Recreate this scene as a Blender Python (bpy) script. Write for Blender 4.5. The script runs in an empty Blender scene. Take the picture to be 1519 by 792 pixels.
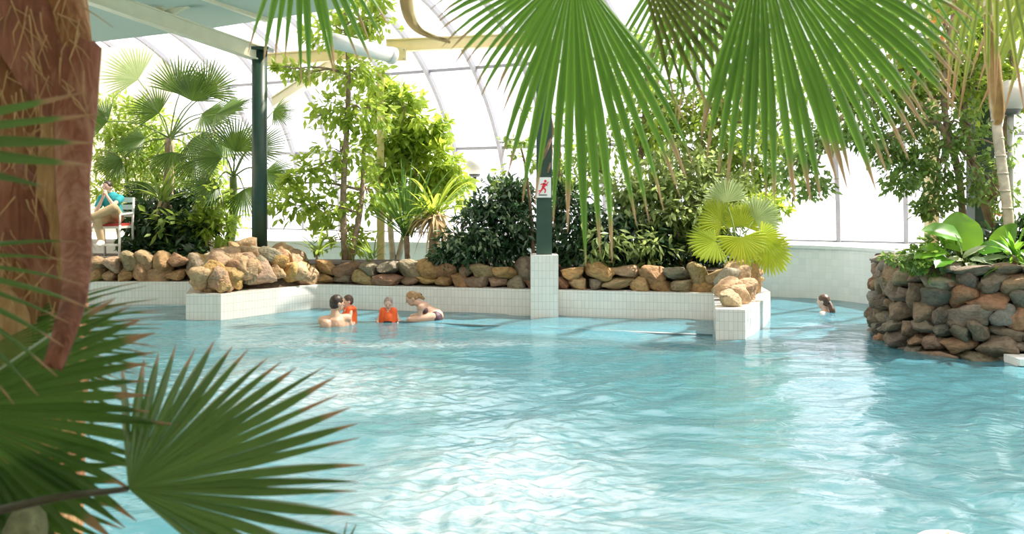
import bpy, bmesh, math, random
import numpy as np
from mathutils import Vector, Matrix, noise as mnoise

S = bpy.context.scene
COL = S.collection
V = Vector
F = 1477.0            # focal length in pixels of the 1519 px wide frame
CZ = 1.85             # camera height above the water (water level is z = 0)
HY = 290.0            # pixel row of the horizon

# ------------------------------------------------------------------ camera
cam_d = bpy.data.cameras.new('camera')
cam = bpy.data.objects.new('camera', cam_d); COL.objects.link(cam)
cam.location = (0, 0, CZ); cam.rotation_euler = (math.radians(90), 0, 0)
cam_d.sensor_width = 36.0; cam_d.lens = F / 1519 * 36
cam_d.shift_y = -(396 - HY) / 1519
cam_d.clip_start = 0.05; cam_d.clip_end = 300
cam_d.dof.use_dof = True; cam_d.dof.focus_distance = 11.0; cam_d.dof.aperture_fstop = 4.0
S.camera = cam

# ------------------------------------------------------------------ sky, sun, exposure
W = bpy.data.worlds.new('sky'); S.world = W; W.use_nodes = True
bg = W.node_tree.nodes['Background']
bg.inputs[0].default_value = (0.97, 0.965, 1.0, 1); bg.inputs[1].default_value = 1.95
sd = bpy.data.lights.new('sun', 'SUN'); sun = bpy.data.objects.new('sun', sd); COL.objects.link(sun)
sd.energy = 12.5; sd.angle = math.radians(1.2); sd.color = (1.0, 0.93, 0.80)
sun.rotation_euler = V((0.56, 0.17, 0.80)).to_track_quat('Z', 'Y').to_euler()
sun.location = (10, 4, 12)
S.view_settings.view_transform = 'Standard'; S.view_settings.look = 'None'
S.view_settings.gamma = 1.0; S.view_settings.use_curve_mapping = False
S.view_settings.exposure = 0.24
cy = S.cycles
cy.caustics_reflective = False; cy.caustics_refractive = False
cy.max_bounces = 8; cy.diffuse_bounces = 4; cy.glossy_bounces = 3
cy.transmission_bounces = 6; cy.transparent_max_bounces = 12
cy.sample_clamp_indirect = 6.0; cy.use_denoising = True

# ------------------------------------------------------------------ materials
def newmat(name):
    m = bpy.data.materials.new(name); m.use_nodes = True
    nt = m.node_tree; nt.nodes.clear()
    out = nt.nodes.new('ShaderNodeOutputMaterial')
    return m, nt, out
def N(nt, kind, **kw):
    n = nt.nodes.new('ShaderNode' + kind)
    for k, v in kw.items():
        if k.startswith('i_'):
            n.inputs[k[2:].replace('_', ' ')].default_value = v
        else:
            setattr(n, k, v)
    return n
def c4(c): return (c[0], c[1], c[2], 1)
def ramp(nt, stops, interp='LINEAR'):
    r = nt.nodes.new('ShaderNodeValToRGB'); e = r.color_ramp.elements
    r.color_ramp.interpolation = interp
    while len(e) < len(stops): e.new(0.5)
    for k, (p, c) in enumerate(stops):
        e[k].position = p; e[k].color = c4(c)
    return r
def plain(name, c, rough=0.5, var=0.12, scale=6.0, bump=0.0, metal=0.0, bscale=30):
    m, nt, out = newmat(name); L = nt.links
    b = N(nt, 'BsdfPrincipled'); b.inputs['Roughness'].default_value = rough; b.inputs['Metallic'].default_value = metal
    tc = N(nt, 'TexCoord'); nz = N(nt, 'TexNoise'); nz.inputs['Scale'].default_value = scale; nz.inputs['Detail'].default_value = 5
    L.new(tc.outputs['Object'], nz.inputs['Vector'])
    d = [max(0, x * (1 - var)) for x in c]; h = [min(1, x * (1 + var)) for x in c]
    r = ramp(nt, [(0.3, d), (0.7, h)]); L.new(nz.outputs[0], r.inputs[0]); L.new(r.outputs[0], b.inputs['Base Color'])
    if bump:
        n2 = N(nt, 'TexNoise'); n2.inputs['Scale'].default_value = bscale; n2.inputs['Detail'].default_value = 6
        L.new(tc.outputs['Object'], n2.inputs['Vector'])
        bp = N(nt, 'Bump'); bp.inputs['Strength'].default_value = bump; bp.inputs['Distance'].default_value = 0.02
        L.new(n2.outputs[0], bp.inputs['Height']); L.new(bp.outputs[0], b.inputs['Normal'])
    L.new(b.outputs[0], out.inputs[0])
    return m
def leafmat(name, dark, light, trans, tf=0.4, rough=0.38, tip=None, tipstart=0.86, spec=0.5):
    """leaf: two-tone by the per-leaf 'rnd' attribute, light passes through; optional dry tips by 't'"""
    m, nt, out = newmat(name); L = nt.links
    at = N(nt, 'Attribute', attribute_name='rnd')
    r = ramp(nt, [(0.0, dark), (1.0, light)]); L.new(at.outputs['Fac'], r.inputs[0])
    col = r.outputs[0]
    tr = N(nt, 'BsdfTranslucent'); tcol = None
    mx2 = N(nt, 'MixRGB'); mx2.inputs[0].default_value = 0.5; L.new(col, mx2.inputs[1]); mx2.inputs[2].default_value = c4(trans)
    mx2.blend_type = 'MIX'
    tcol = mx2.outputs[0]
    if tip:
        at2 = N(nt, 'Attribute', attribute_name='t')
        ad = N(nt, 'Math', operation='MULTIPLY_ADD'); L.new(at.outputs['Fac'], ad.inputs[0]); ad.inputs[1].default_value = 0.16
        L.new(at2.outputs['Fac'], ad.inputs[2])
        rr = ramp(nt, [(tipstart, (0, 0, 0)), (tipstart + 0.1, (1, 1, 1))]); L.new(ad.outputs[0], rr.inputs[0])
        m1 = N(nt, 'MixRGB'); L.new(rr.outputs[0], m1.inputs[0]); L.new(col, m1.inputs[1]); m1.inputs[2].default_value = c4(tip)
        m2 = N(nt, 'MixRGB'); L.new(rr.outputs[0], m2.inputs[0]); L.new(tcol, m2.inputs[1]); m2.inputs[2].default_value = c4([x * 0.8 for x in tip])
        col = m1.outputs[0]; tcol = m2.outputs[0]
    b = N(nt, 'BsdfPrincipled'); b.inputs['Roughness'].default_value = rough
    b.inputs['Specular IOR Level'].default_value = spec
    L.new(col, b.inputs['Base Color']); L.new(tcol, tr.inputs[0])
    mx = N(nt, 'MixShader'); mx.inputs[0].default_value = tf
    L.new(b.outputs[0], mx.inputs[1]); L.new(tr.outputs[0], mx.inputs[2]); L.new(mx.outputs[0], out.inputs[0])
    return m
def tilemat(name, c, grout, tw, th, rough=0.18, bump=0.4):
    m, nt, out = newmat(name); L = nt.links
    uv = N(nt, 'UVMap'); br = N(nt, 'TexBrick'); br.offset = 0.0; br.squash = 1.0
    br.inputs['Scale'].default_value = 1.0; br.inputs['Brick Width'].default_value = tw; br.inputs['Row Height'].default_value = th
    br.inputs['Mortar Size'].default_value = 0.0035; br.inputs['Mortar Smooth'].default_value = 0.3; br.inputs['Bias'].default_value = 0.0
    br.inputs['Color1'].default_value = c4(c); br.inputs['Color2'].default_value = c4([x * 0.93 for x in c]); br.inputs['Mortar'].default_value = c4(grout)
    L.new(uv.outputs[0], br.inputs['Vector'])
    b = N(nt, 'BsdfPrincipled'); b.inputs['Roughness'].default_value = rough
    L.new(br.outputs['Color'], b.inputs['Base Color'])
    bp = N(nt, 'Bump'); bp.inputs['Strength'].default_value = bump; bp.inputs['Distance'].default_value = 0.004; bp.invert = True
    L.new(br.outputs['Fac'], bp.inputs['Height']); L.new(bp.outputs[0], b.inputs['Normal'])
    L.new(b.outputs[0], out.inputs[0])
    return m
def stonemat(name, stops):
    m, nt, out = newmat(name); L = nt.links
    oi = N(nt, 'ObjectInfo'); tc = N(nt, 'TexCoord'); nz = N(nt, 'TexNoise')
    nz.inputs['Scale'].default_value = 3.0; nz.inputs['Detail'].default_value = 8; nz.inputs['Roughness'].default_value = 0.65
    ad = N(nt, 'VectorMath', operation='ADD'); L.new(tc.outputs['Object'], ad.inputs[0]); L.new(oi.outputs['Location'], ad.inputs[1])
    L.new(ad.outputs[0], nz.inputs['Vector'])
    r = ramp(nt, stops); L.new(oi.outputs['Random'], r.inputs[0])
    r2 = ramp(nt, [(0.3, (0.45, 0.42, 0.38)), (0.55, (1, 1, 1)), (0.75, (1.25, 1.2, 1.1))]); L.new(nz.outputs[0], r2.inputs[0])
    mu = N(nt, 'MixRGB', blend_type='MULTIPLY'); mu.inputs[0].default_value = 0.85
    L.new(r.outputs[0], mu.inputs[1]); L.new(r2.outputs[0], mu.inputs[2])
    b = N(nt, 'BsdfPrincipled'); b.inputs['Roughness'].default_value = 0.85; L.new(mu.outputs[0], b.inputs['Base Color'])
    bp = N(nt, 'Bump'); bp.inputs['Strength'].default_value = 0.9; bp.inputs['Distance'].default_value = 0.03
    n2 = N(nt, 'TexNoise'); n2.inputs['Scale'].default_value = 5; n2.inputs['Detail'].default_value = 9
    L.new(ad.outputs[0], n2.inputs['Vector'])
    L.new(n2.outputs[0], bp.inputs['Height']); L.new(bp.outputs[0], b.inputs['Normal']); L.new(b.outputs[0], out.inputs[0])
    return m
def sheetmat(name, c, tf, transp, rough=0.5):
    """thin translucent sheet: scatters part of the daylight through, lets part straight through"""
    m, nt, out = newmat(name); L = nt.links
    d = N(nt, 'BsdfDiffuse'); d.inputs[0].default_value = c4(c)
    t = N(nt, 'BsdfTranslucent'); t.inputs[0].default_value = c4(c)
    x = N(nt, 'BsdfTransparent'); x.inputs[0].default_value = c4(c)
    a = N(nt, 'MixShader'); a.inputs[0].default_value = tf; L.new(d.outputs[0], a.inputs[1]); L.new(t.outputs[0], a.inputs[2])
    bmx = N(nt, 'MixShader'); bmx.inputs[0].default_value = transp; L.new(a.outputs[0], bmx.inputs[1]); L.new(x.outputs[0], bmx.inputs[2])
    L.new(bmx.outputs[0], out.inputs[0])
    return m

M = {}
M['tile'] = tilemat('white_pool_tile', (0.84, 0.82, 0.77), (0.62, 0.60, 0.56), 0.058, 0.118)
M['tile_big'] = tilemat('white_wall_tile', (0.93, 0.92, 0.89), (0.82, 0.81, 0.79), 0.12, 0.12)
M['pool_floor'] = tilemat('turquoise_pool_tile', (0.10, 0.42, 0.52), (0.2, 0.44, 0.5), 0.25, 0.25)
M['deck'] = tilemat('deck_tile', (0.62, 0.58, 0.50), (0.45, 0.42, 0.38), 0.3, 0.3, 0.4)
M['soil'] = plain('dark_soil', (0.075, 0.05, 0.032), 0.95, 0.4, 8, 0.8)
M['green_paint'] = plain('dark_green_paint', (0.025, 0.062, 0.045), 0.38, 0.15)
M['cream_paint'] = plain('cream_paint', (0.80, 0.66, 0.36), 0.45, 0.06)
M['white_paint'] = plain('white_paint', (0.82, 0.82, 0.80), 0.4, 0.04)
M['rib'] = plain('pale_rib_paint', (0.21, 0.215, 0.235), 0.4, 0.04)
M['beige_wall'] = plain('beige_plaster', (0.80, 0.73, 0.60), 0.8, 0.05)
M['straw_pale'] = plain('pale_dry_stalk', (0.52, 0.46, 0.27), 0.8, 0.2, 12)
M['globe'] = sheetmat('opal_globe', (0.60, 0.585, 0.55), 0.12, 0.0)
M['dark_metal'] = plain('dark_metal', (0.08, 0.09, 0.09), 0.4, 0.1)
M['grey_metal'] = plain('grey_metal', (0.45, 0.46, 0.44), 0.35, 0.1)
M['glass'] = sheetmat('clouded_glazing', (0.96, 0.96, 1.0), 0.6, 0.86)
M['roof_sheet'] = sheetmat('clear_roof_sheet', (0.62, 0.605, 0.575), 0.85, 0.72)
M['teal_sheet'] = sheetmat('teal_roof_sheet', (0.42, 0.50, 0.47), 0.5, 0.02)
M['stone_warm'] = stonemat('warm_fieldstone', [(0.0, (0.42, 0.26, 0.12)), (0.2, (0.46, 0.31, 0.18)), (0.4, (0.50, 0.35, 0.20)), (0.55, (0.38, 0.21, 0.12)), (0.7, (0.30, 0.28, 0.20)), (0.85, (0.48, 0.30, 0.10)), (1.0, (0.44, 0.31, 0.24))])
M['stone_brown'] = stonemat('brown_fieldstone', [(0.0, (0.30, 0.18, 0.08)), (0.25, (0.42, 0.26, 0.10)), (0.45, (0.28, 0.14, 0.08)), (0.6, (0.20, 0.18, 0.13)), (0.8, (0.45, 0.31, 0.12)), (1.0, (0.34, 0.22, 0.16))])
M['stone_grey'] = stonemat('grey_brown_boulder', [(0.0, (0.16, 0.13, 0.11)), (0.25, (0.25, 0.18, 0.12)), (0.45, (0.13, 0.13, 0.11)), (0.6, (0.22, 0.19, 0.12)), (0.78, (0.30, 0.16, 0.09)), (0.9, (0.20, 0.20, 0.18)), (1.0, (0.29, 0.21, 0.16))])
M['bark'] = plain('grey_brown_bark', (0.30, 0.22, 0.15), 0.9, 0.35, 10, 0.7, bscale=25)
M['pale_bark'] = plain('pale_bark', (0.50, 0.43, 0.34), 0.85, 0.25, 9, 0.5)
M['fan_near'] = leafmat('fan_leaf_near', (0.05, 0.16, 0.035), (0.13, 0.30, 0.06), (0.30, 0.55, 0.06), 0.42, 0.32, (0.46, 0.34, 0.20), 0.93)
M['fan_shade'] = leafmat('fan_leaf_shade_toned', (0.06, 0.09, 0.02), (0.10, 0.14, 0.03), (0.16, 0.22, 0.03), 0.2, 0.4, (0.40, 0.28, 0.16), 0.93)  # darker, browner fan leaf: shade of a turned-away leaf mixed into its colour
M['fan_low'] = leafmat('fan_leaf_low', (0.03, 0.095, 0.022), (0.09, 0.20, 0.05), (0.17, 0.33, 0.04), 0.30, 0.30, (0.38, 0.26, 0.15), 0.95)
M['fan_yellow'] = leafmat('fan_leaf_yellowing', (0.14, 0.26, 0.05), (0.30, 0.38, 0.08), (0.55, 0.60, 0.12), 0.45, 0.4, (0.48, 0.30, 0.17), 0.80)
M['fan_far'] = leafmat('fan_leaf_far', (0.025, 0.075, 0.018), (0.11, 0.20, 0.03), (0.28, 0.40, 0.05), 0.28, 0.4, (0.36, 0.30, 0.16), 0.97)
M['fan_pale'] = leafmat('fan_leaf_pale', (0.30, 0.42, 0.16), (0.46, 0.55, 0.26), (0.7, 0.75, 0.4), 0.5, 0.4)
M['fan_lime'] = leafmat('fan_leaf_lime', (0.30, 0.42, 0.03), (0.50, 0.56, 0.06), (0.75, 0.80, 0.08), 0.55, 0.4)
M['stalk'] = plain('green_stalk', (0.16, 0.24, 0.06), 0.45, 0.2)
M['dark_stalk'] = plain('dark_stalk', (0.035, 0.04, 0.02), 0.4, 0.2)
M['leaf_light'] = leafmat('leaf_light', (0.16, 0.29, 0.04), (0.40, 0.52, 0.08), (0.68, 0.80, 0.12), 0.54)
M['leaf_mid'] = leafmat('leaf_mid', (0.10, 0.20, 0.035), (0.30, 0.42, 0.09), (0.55, 0.68, 0.12), 0.5)
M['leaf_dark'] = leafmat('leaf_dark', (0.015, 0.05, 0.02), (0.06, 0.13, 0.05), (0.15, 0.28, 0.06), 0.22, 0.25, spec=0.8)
M['leaf_ficus'] = leafmat('leaf_ficus', (0.05, 0.14, 0.03), (0.22, 0.36, 0.08), (0.45, 0.6, 0.1), 0.45, 0.28, spec=0.7)
M['leaf_lime'] = leafmat('leaf_lime', (0.25, 0.38, 0.04), (0.45, 0.55, 0.08), (0.7, 0.8, 0.1), 0.55)
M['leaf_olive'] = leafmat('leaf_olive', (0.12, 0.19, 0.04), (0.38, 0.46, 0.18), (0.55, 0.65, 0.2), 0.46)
M['leaf_broad'] = leafmat('leaf_broad', (0.07, 0.24, 0.02), (0.18, 0.40, 0.04), (0.38, 0.62, 0.05), 0.45, 0.3)
M['leaf_variegated'] = leafmat('leaf_variegated', (0.08, 0.16, 0.06), (0.42, 0.48, 0.30), (0.4, 0.5, 0.2), 0.3, 0.35)
M['leaf_sword'] = leafmat('leaf_sword', (0.05, 0.15, 0.04), (0.14, 0.27, 0.06), (0.3, 0.45, 0.08), 0.35)
M['leaf_dry'] = leafmat('leaf_dry', (0.36, 0.26, 0.13), (0.55, 0.42, 0.24), (0.6, 0.45, 0.2), 0.3, 0.8)
M['leaf_flame'] = leafmat('leaf_orange', (0.55, 0.16, 0.04), (0.75, 0.30, 0.08), (0.8, 0.3, 0.05), 0.35)
M['sheath'] = None

def fibremat(name, stops, sx=60, sz=3):
    m, nt, out = newmat(name); L = nt.links
    tc = N(nt, 'TexCoord'); mp = N(nt, 'Mapping'); mp.inputs['Scale'].default_value = (sx, sx, sz)
    nz = N(nt, 'TexNoise'); nz.inputs['Scale'].default_value = 1; nz.inputs['Detail'].default_value = 6; nz.inputs['Distortion'].default_value = 0.6
    L.new(tc.outputs['Object'], mp.inputs[0]); L.new(mp.outputs[0], nz.inputs['Vector'])
    n2 = N(nt, 'TexNoise'); n2.inputs['Scale'].default_value = 4; n2.inputs['Detail'].default_value = 4
    L.new(tc.outputs['Object'], n2.inputs['Vector'])
    mx = N(nt, 'MixRGB'); mx.inputs[0].default_value = 0.55; L.new(nz.outputs[0], mx.inputs[1]); L.new(n2.outputs[0], mx.inputs[2])
    r = ramp(nt, stops); L.new(mx.outputs[0], r.inputs[0])
    b = N(nt, 'BsdfPrincipled'); b.inputs['Roughness'].default_value = 0.85; L.new(r.outputs[0], b.inputs['Base Color'])
    bp = N(nt, 'Bump'); bp.inputs['Strength'].default_value = 0.8; bp.inputs['Distance'].default_value = 0.012
    L.new(nz.outputs[0], bp.inputs['Height']); L.new(bp.outputs[0], b.inputs['Normal']); L.new(b.outputs[0], out.inputs[0])
    return m
M['fibre'] = fibremat('palm_fibre', [(0.32, (0.10, 0.045, 0.02)), (0.48, (0.27, 0.13, 0.06)), (0.6, (0.40, 0.26, 0.13)), (0.72, (0.52, 0.40, 0.24))])
M['sheath'] = fibremat('dead_leaf_base_bark', [(0.3, (0.10, 0.04, 0.028)), (0.5, (0.24, 0.10, 0.065)), (0.64, (0.36, 0.21, 0.15)), (0.75, (0.50, 0.36, 0.29))], 50, 2)
M['fibre_pale'] = fibremat('palm_fibre_pale', [(0.3, (0.20, 0.11, 0.05)), (0.5, (0.40, 0.27, 0.13)), (0.68, (0.58, 0.46, 0.28))], 70, 3)
M['straw'] = plain('straw_fibre', (0.45, 0.33, 0.17), 0.9, 0.3, 12)

def skinm(name, c):
    m = plain(name, c, 0.5, 0.05, 10)
    return m
M['skin'] = skinm('skin_tone', (0.62, 0.38, 0.27))
M['skin_pale'] = skinm('skin_tone_pale', (0.72, 0.48, 0.38))
M['hair_dark'] = plain('hair_dark', (0.03, 0.018, 0.012), 0.45, 0.3, 40, 0.4)
M['hair_brown'] = plain('hair_brown', (0.10, 0.05, 0.03), 0.45, 0.3, 40, 0.4)
M['hair_blond'] = plain('hair_blond', (0.34, 0.19, 0.08), 0.45, 0.35, 40, 0.4)
M['hair_grey'] = plain('hair_grey_blond', (0.33, 0.25, 0.22), 0.5, 0.3, 40, 0.4)
M['vest'] = plain('orange_vest', (0.92, 0.13, 0.02), 0.55, 0.1)
M['black'] = plain('black_strap', (0.015, 0.015, 0.02), 0.5, 0.1)
M['bikini'] = plain('dark_swimwear', (0.05, 0.02, 0.03), 0.6, 0.1)
M['teal_shirt'] = plain('teal_shirt', (0.02, 0.34, 0.40), 0.8, 0.15)
M['khaki'] = plain('khaki_trousers', (0.58, 0.42, 0.25), 0.85, 0.1)
M['red_cloth'] = plain('red_cushion', (0.45, 0.05, 0.04), 0.7, 0.1)
M['sign_red'] = plain('sign_red', (0.75, 0.03, 0.05), 0.5, 0.05)
M['sign_black'] = plain('sign_black', (0.02, 0.02, 0.025), 0.5, 0.05)
M['float'] = plain('pale_pink_vinyl', (0.90, 0.82, 0.79), 0.35, 0.05)
M['trim_dark'] = plain('dark_overflow_edge', (0.08, 0.12, 0.13), 0.5, 0.2)
M['rope'] = plain('brown_vine', (0.20, 0.13, 0.08), 0.9, 0.3, 14, 0.5)

# ------------------------------------------------------------------ helpers
rnd = random.Random(7)
def P(px, py, Y):
    """world point seen at pixel (px, py) of the photograph when it stands Y metres deep"""
    return V(((px - 759.5) / F * Y, Y, CZ - (py - HY) / F * Y))
def thing(name, label, cat, loc=(0, 0, 0), group=None, kind=None):
    o = bpy.data.objects.new(name, None); COL.objects.link(o); o.location = loc
    o.empty_display_size = 0.1
    if label: o['label'] = label
    if cat: o['category'] = cat
    if group: o['group'] = group
    if kind: o['kind'] = kind
    return o
def wloc(p):
    v = V((0, 0, 0))
    while p is not None:
        v = v + p.location; p = p.parent
    return v
def mk(name, verts, faces, mat, parent=None, smooth=True, uv=None, attrs=None, **tags):
    """link ONE mesh object; verts are world coordinates, origin moves to the parent's base"""
    me = bpy.data.meshes.new(name)
    off = wloc(parent) if parent is not None else None
    if off is not None and len(verts):
        verts = np.asarray([tuple(v) for v in verts] if not isinstance(verts, np.ndarray) else verts, dtype=float) - np.array(off)
    if isinstance(verts, np.ndarray): verts = verts.tolist()
    me.from_pydata([tuple(v) for v in verts], [], [tuple(f) for f in faces])
    if mat is not None: me.materials.append(mat if not isinstance(mat, str) else M[mat])
    if smooth: me.polygons.foreach_set('use_smooth', [True] * len(me.polygons))
    if uv is not None:
        l = me.uv_layers.new(name='UVMap')
        l.data.foreach_set('uv', np.asarray(uv, dtype=np.float32).ravel())
    if attrs:
        for k, a in attrs.items():
            at = me.attributes.new(k, 'FLOAT', 'POINT'); at.data.foreach_set('value', np.asarray(a, dtype=np.float32))
    me.update()
    o = bpy.data.objects.new(name, me); COL.objects.link(o)
    if parent is not None: o.parent = parent
    for k, v in tags.items(): o[k] = v
    return o
def box(cx, cy, cz, sx, sy, sz, rz=0.0):
    vs = []; c, s = math.cos(rz), math.sin(rz)
    for dx in (-.5, .5):
        for dy in (-.5, .5):
            for dz in (-.5, .5):
                x, y = dx * sx, dy * sy
                vs.append((cx + c * x - s * y, cy + s * x + c * y, cz + dz * sz))
    fs = [(0, 1, 3, 2), (4, 6, 7, 5), (0, 4, 5, 1), (2, 3, 7, 6), (0, 2, 6, 4), (1, 5, 7, 3)]
    return vs, fs
def beam(a, b, w, h, roll=0.0):
    """rectangular bar from a to b"""
    a, b = V(a), V(b); d = (b - a).normalized()
    s = d.cross(V((0, 0, 1)))
    if s.length < 1e-3: s = V((1, 0, 0))
    s.normalize(); u = s.cross(d).normalized()
    if roll:
        q = Matrix.Rotation(roll, 3, d); s = q @ s; u = q @ u
    vs = []
    for p in (a, b):
        for i, j in ((-1, -1), (1, -1), (1, 1), (-1, 1)):
            vs.append(p + s * (i * w / 2) + u * (j * h / 2))
    return vs, [(3, 2, 1, 0), (4, 5, 6, 7), (0, 1, 5, 4), (1, 2, 6, 5), (2, 3, 7, 6), (3, 0, 4, 7)]
def tube(pts, rad, seg=8, cap=True):
    pts = [V(p) for p in pts]; n = len(pts)
    if not isinstance(rad, (list, tuple)): rad = [rad] * n
    vs, fs = [], []; ref = V((0, 0, 1))
    prev = None
    for i, p in enumerate(pts):
        d = (pts[min(i + 1, n - 1)] - pts[max(i - 1, 0)]).normalized()
        if prev is None:
            s = d.cross(V((0, 0, 1)))
            if s.length < 0.05: s = d.cross(V((1, 0, 0)))
        else:
            s = prev - d * prev.dot(d)
        s.normalize(); prev = s; u = d.cross(s)
        for k in range(seg):
            a = 2 * math.pi * k / seg
            vs.append(p + (s * math.cos(a) + u * math.sin(a)) * rad[i])
    for i in range(n - 1):
        for k in range(seg):
            fs.append((i * seg + k, i * seg + (k + 1) % seg, (i + 1) * seg + (k + 1) % seg, (i + 1) * seg + k))
    if cap:
        fs.append(tuple(range(seg - 1, -1, -1))); fs.append(tuple((n - 1) * seg + k for k in range(seg)))
    return vs, fs
def join(*shapes):
    vs, fs = [], []
    for v, f in shapes:
        o = len(vs); vs += [tuple(x) for x in v]; fs += [tuple(i + o for i in q) for q in f]
    return vs, fs
def lathe(c, prof, seg=24):
    vs, fs = [], []
    for r, z in prof:
        for k in range(seg):
            a = 2 * math.pi * k / seg; vs.append((c[0] + r * math.cos(a), c[1] + r * math.sin(a), c[2] + z))
    for i in range(len(prof) - 1):
        for k in range(seg):
            fs.append((i * seg + k, i * seg + (k + 1) % seg, (i + 1) * seg + (k + 1) % seg, (i + 1) * seg + k))
    return vs, fs
def prism(poly, z0, z1):
    """extruded footprint (counter-clockwise) with uv in metres: sides run along the outline"""
    n = len(poly); vs = [(x, y, z0) for x, y in poly] + [(x, y, z1) for x, y in poly]
    fs, uv = [], []; s = 0.0
    for i in range(n):
        j = (i + 1) % n; d = math.hypot(poly[j][0] - poly[i][0], poly[j][1] - poly[i][1])
        fs.append((i, j, n + j, n + i)); uv += [(s, z0), (s + d, z0), (s + d, z1), (s, z1)]; s += d
    fs.append(tuple(range(n, 2 * n))); uv += [(x, y) for x, y in poly]
    return vs, fs, uv
def catmull(pts, n=6):
    pts = [V(p) for p in pts]; out = []
    q = [pts[0] * 2 - pts[1]] + pts + [pts[-1] * 2 - pts[-2]]
    for i in range(1, len(q) - 2):
        for k in range(n):
            t = k / n; a, b, c, d = q[i - 1], q[i], q[i + 1], q[i + 2]
            out.append(0.5 * ((2 * b) + (c - a) * t + (2 * a - 5 * b + 4 * c - d) * t * t + (3 * b - a - 3 * c + d) * t ** 3))
    out.append(pts[-1]); return out
def lerp(a, b, t): return a + (b - a) * t

# ------------------------------------------------------------------ the setting
# pool basin
v, f, uv = prism([(-16, 4.4), (13, 4.4), (13, 22), (-16, 22)], -1.6, -1.3)
mk('floor', v, f, 'pool_floor', smooth=False, uv=uv, kind='structure')
v, f, uv = prism([(-9, -4), (9, -4), (9, 4.5), (-9, 4.5)], -1.5, 0.22)
mk('floor_deck', v, f, 'deck', smooth=False, uv=uv, kind='structure')
# long tiled wall behind the pool, curving towards the viewer on the right
wp = [(-16, 22.6), (-9, 20.6), (-2, 19.2), (3.2, 18.5), (4.8, 18.15), (5.6, 17.7), (6.05, 17.0), (6.35, 15.9), (6.75, 14.6), (7.6, 13.2), (9.5, 12.2), (13, 11.6)]
wps = [(p.x, p.y) for p in catmull([(x, y, 0) for x, y in wp], 5)]
poly = wps + [(15, 11.8), (15, 19), (9, 21.5), (-2, 26.5), (-16, 34)]
v, f, uv = prism(poly, -1.4, 0.93)
mk('wall_back', v, f, 'tile_big', smooth=False, uv=uv, kind='structure')
cv, cf = [], []
for (x, y) in wps: cv += [(x, y - 0.025, 0.90), (x, y - 0.025, 0.955), (x + 0.05, y + 0.16, 0.955)]
for i in range(len(wps) - 1):
    a = i * 3; cf += [(a, a + 3, a + 4, a + 1), (a + 1, a + 4, a + 5, a + 2)]
mk('trim_1', cv, cf, 'white_paint', smooth=False, kind='structure')

# glazed barrel vault behind: base line, ribs and panes
VO = V((-1.14, 24.0, 0.93)); VT = V((0.87, -0.493, 0)).normalized(); VN = V((-0.493, -0.87, 0)).normalized(); VR = 5.3
def vault(s, th): return VO + VT * s + VN * (VR * (1 - math.cos(th))) + V((0, 0, VR * math.sin(th)))
BAY = 1.25; S0, NB = -21.25, 29
root = thing('window_1', None, None, tuple(VO), kind='structure')
rib_me = None
ths = [k * math.pi / 2 / 20 for k in range(21)]
for i in range(NB + 1):
    s = S0 + i * BAY
    if rib_me is None:
        pts = [vault(s, t) for t in ths]
        vs, fs = [], []
        for k, p in enumerate(pts):
            t = ths[k]; inw = VN * math.cos(t) * 1.0 + V((0, 0, -math.sin(t)))
            for a, b in ((-1, 0), (1, 0), (1, 1), (-1, 1)):
                vs.append(p + VT * (a * 0.042) + inw * (0.11 * b))
        for k in range(20):
            for q in range(4): fs.append((k * 4 + q, k * 4 + (q + 1) % 4, k * 4 + 4 + (q + 1) % 4, k * 4 + 4 + q))
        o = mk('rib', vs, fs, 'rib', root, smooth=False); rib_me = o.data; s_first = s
    else:
        o = bpy.data.objects.new('rib', rib_me); COL.objects.link(o); o.parent = root; o.location = VT * (s - s_first)
pane_me = {}
for i in range(NB):
    for r in range(4):
        if r not in pane_me:
            vs, fs = [], []
            for k in range(6):
                t = (r + k / 5) * math.pi / 8
                vs += [vault(S0 + 0.03, t), vault(S0 + BAY - 0.03, t)]
            for k in range(5): fs.append((k * 2, k * 2 + 1, k * 2 + 3, k * 2 + 2))
            o = mk('pane', vs, fs, 'glass', root); pane_me[r] = o.data
        else:
            o = bpy.data.objects.new('pane', pane_me[r]); COL.objects.link(o); o.parent = root; o.location = VT * (i * BAY)
for th in (0.0, math.pi / 8, math.pi / 4):
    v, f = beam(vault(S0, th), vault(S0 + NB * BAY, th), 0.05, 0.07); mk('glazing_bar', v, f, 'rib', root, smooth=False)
# roof over the pool: clear sheeting from the vault crown towards the viewer
c0, c1 = vault(S0, math.pi / 2), vault(S0 + NB * BAY, math.pi / 2)
vs = [c0, c1, V((13, -4, 6.23)), V((-20, -4, 6.23))]
vs[2] = V((13, 4.0, 6.23)); vs[3] = V((-20, 4.0, 6.23))
mk('ceiling', vs, [(0, 1, 2, 3)], 'roof_sheet', kind='structure')
# solid roof and walls of the hall around and behind the viewer
v, f = box(-3.5, 0.0, 6.3, 33, 8.0, 0.12); mk('ceiling_deck', v, f, 'beige_wall', smooth=False, kind='structure')
v, f = box(-3.5, -4.1, 2.3, 33, 0.2, 8.0); mk('wall_front', v, f, 'beige_wall', smooth=False, kind='structure')
v, f = box(13.1, 4.0, 2.3, 0.2, 16, 8.0); mk('wall_right', v, f, 'beige_wall', smooth=False, kind='structure')
v, f = box(-20.1, 10.0, 2.3, 0.2, 28, 8.0); mk('wall_west', v, f, 'beige_wall', smooth=False, kind='structure')
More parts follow.
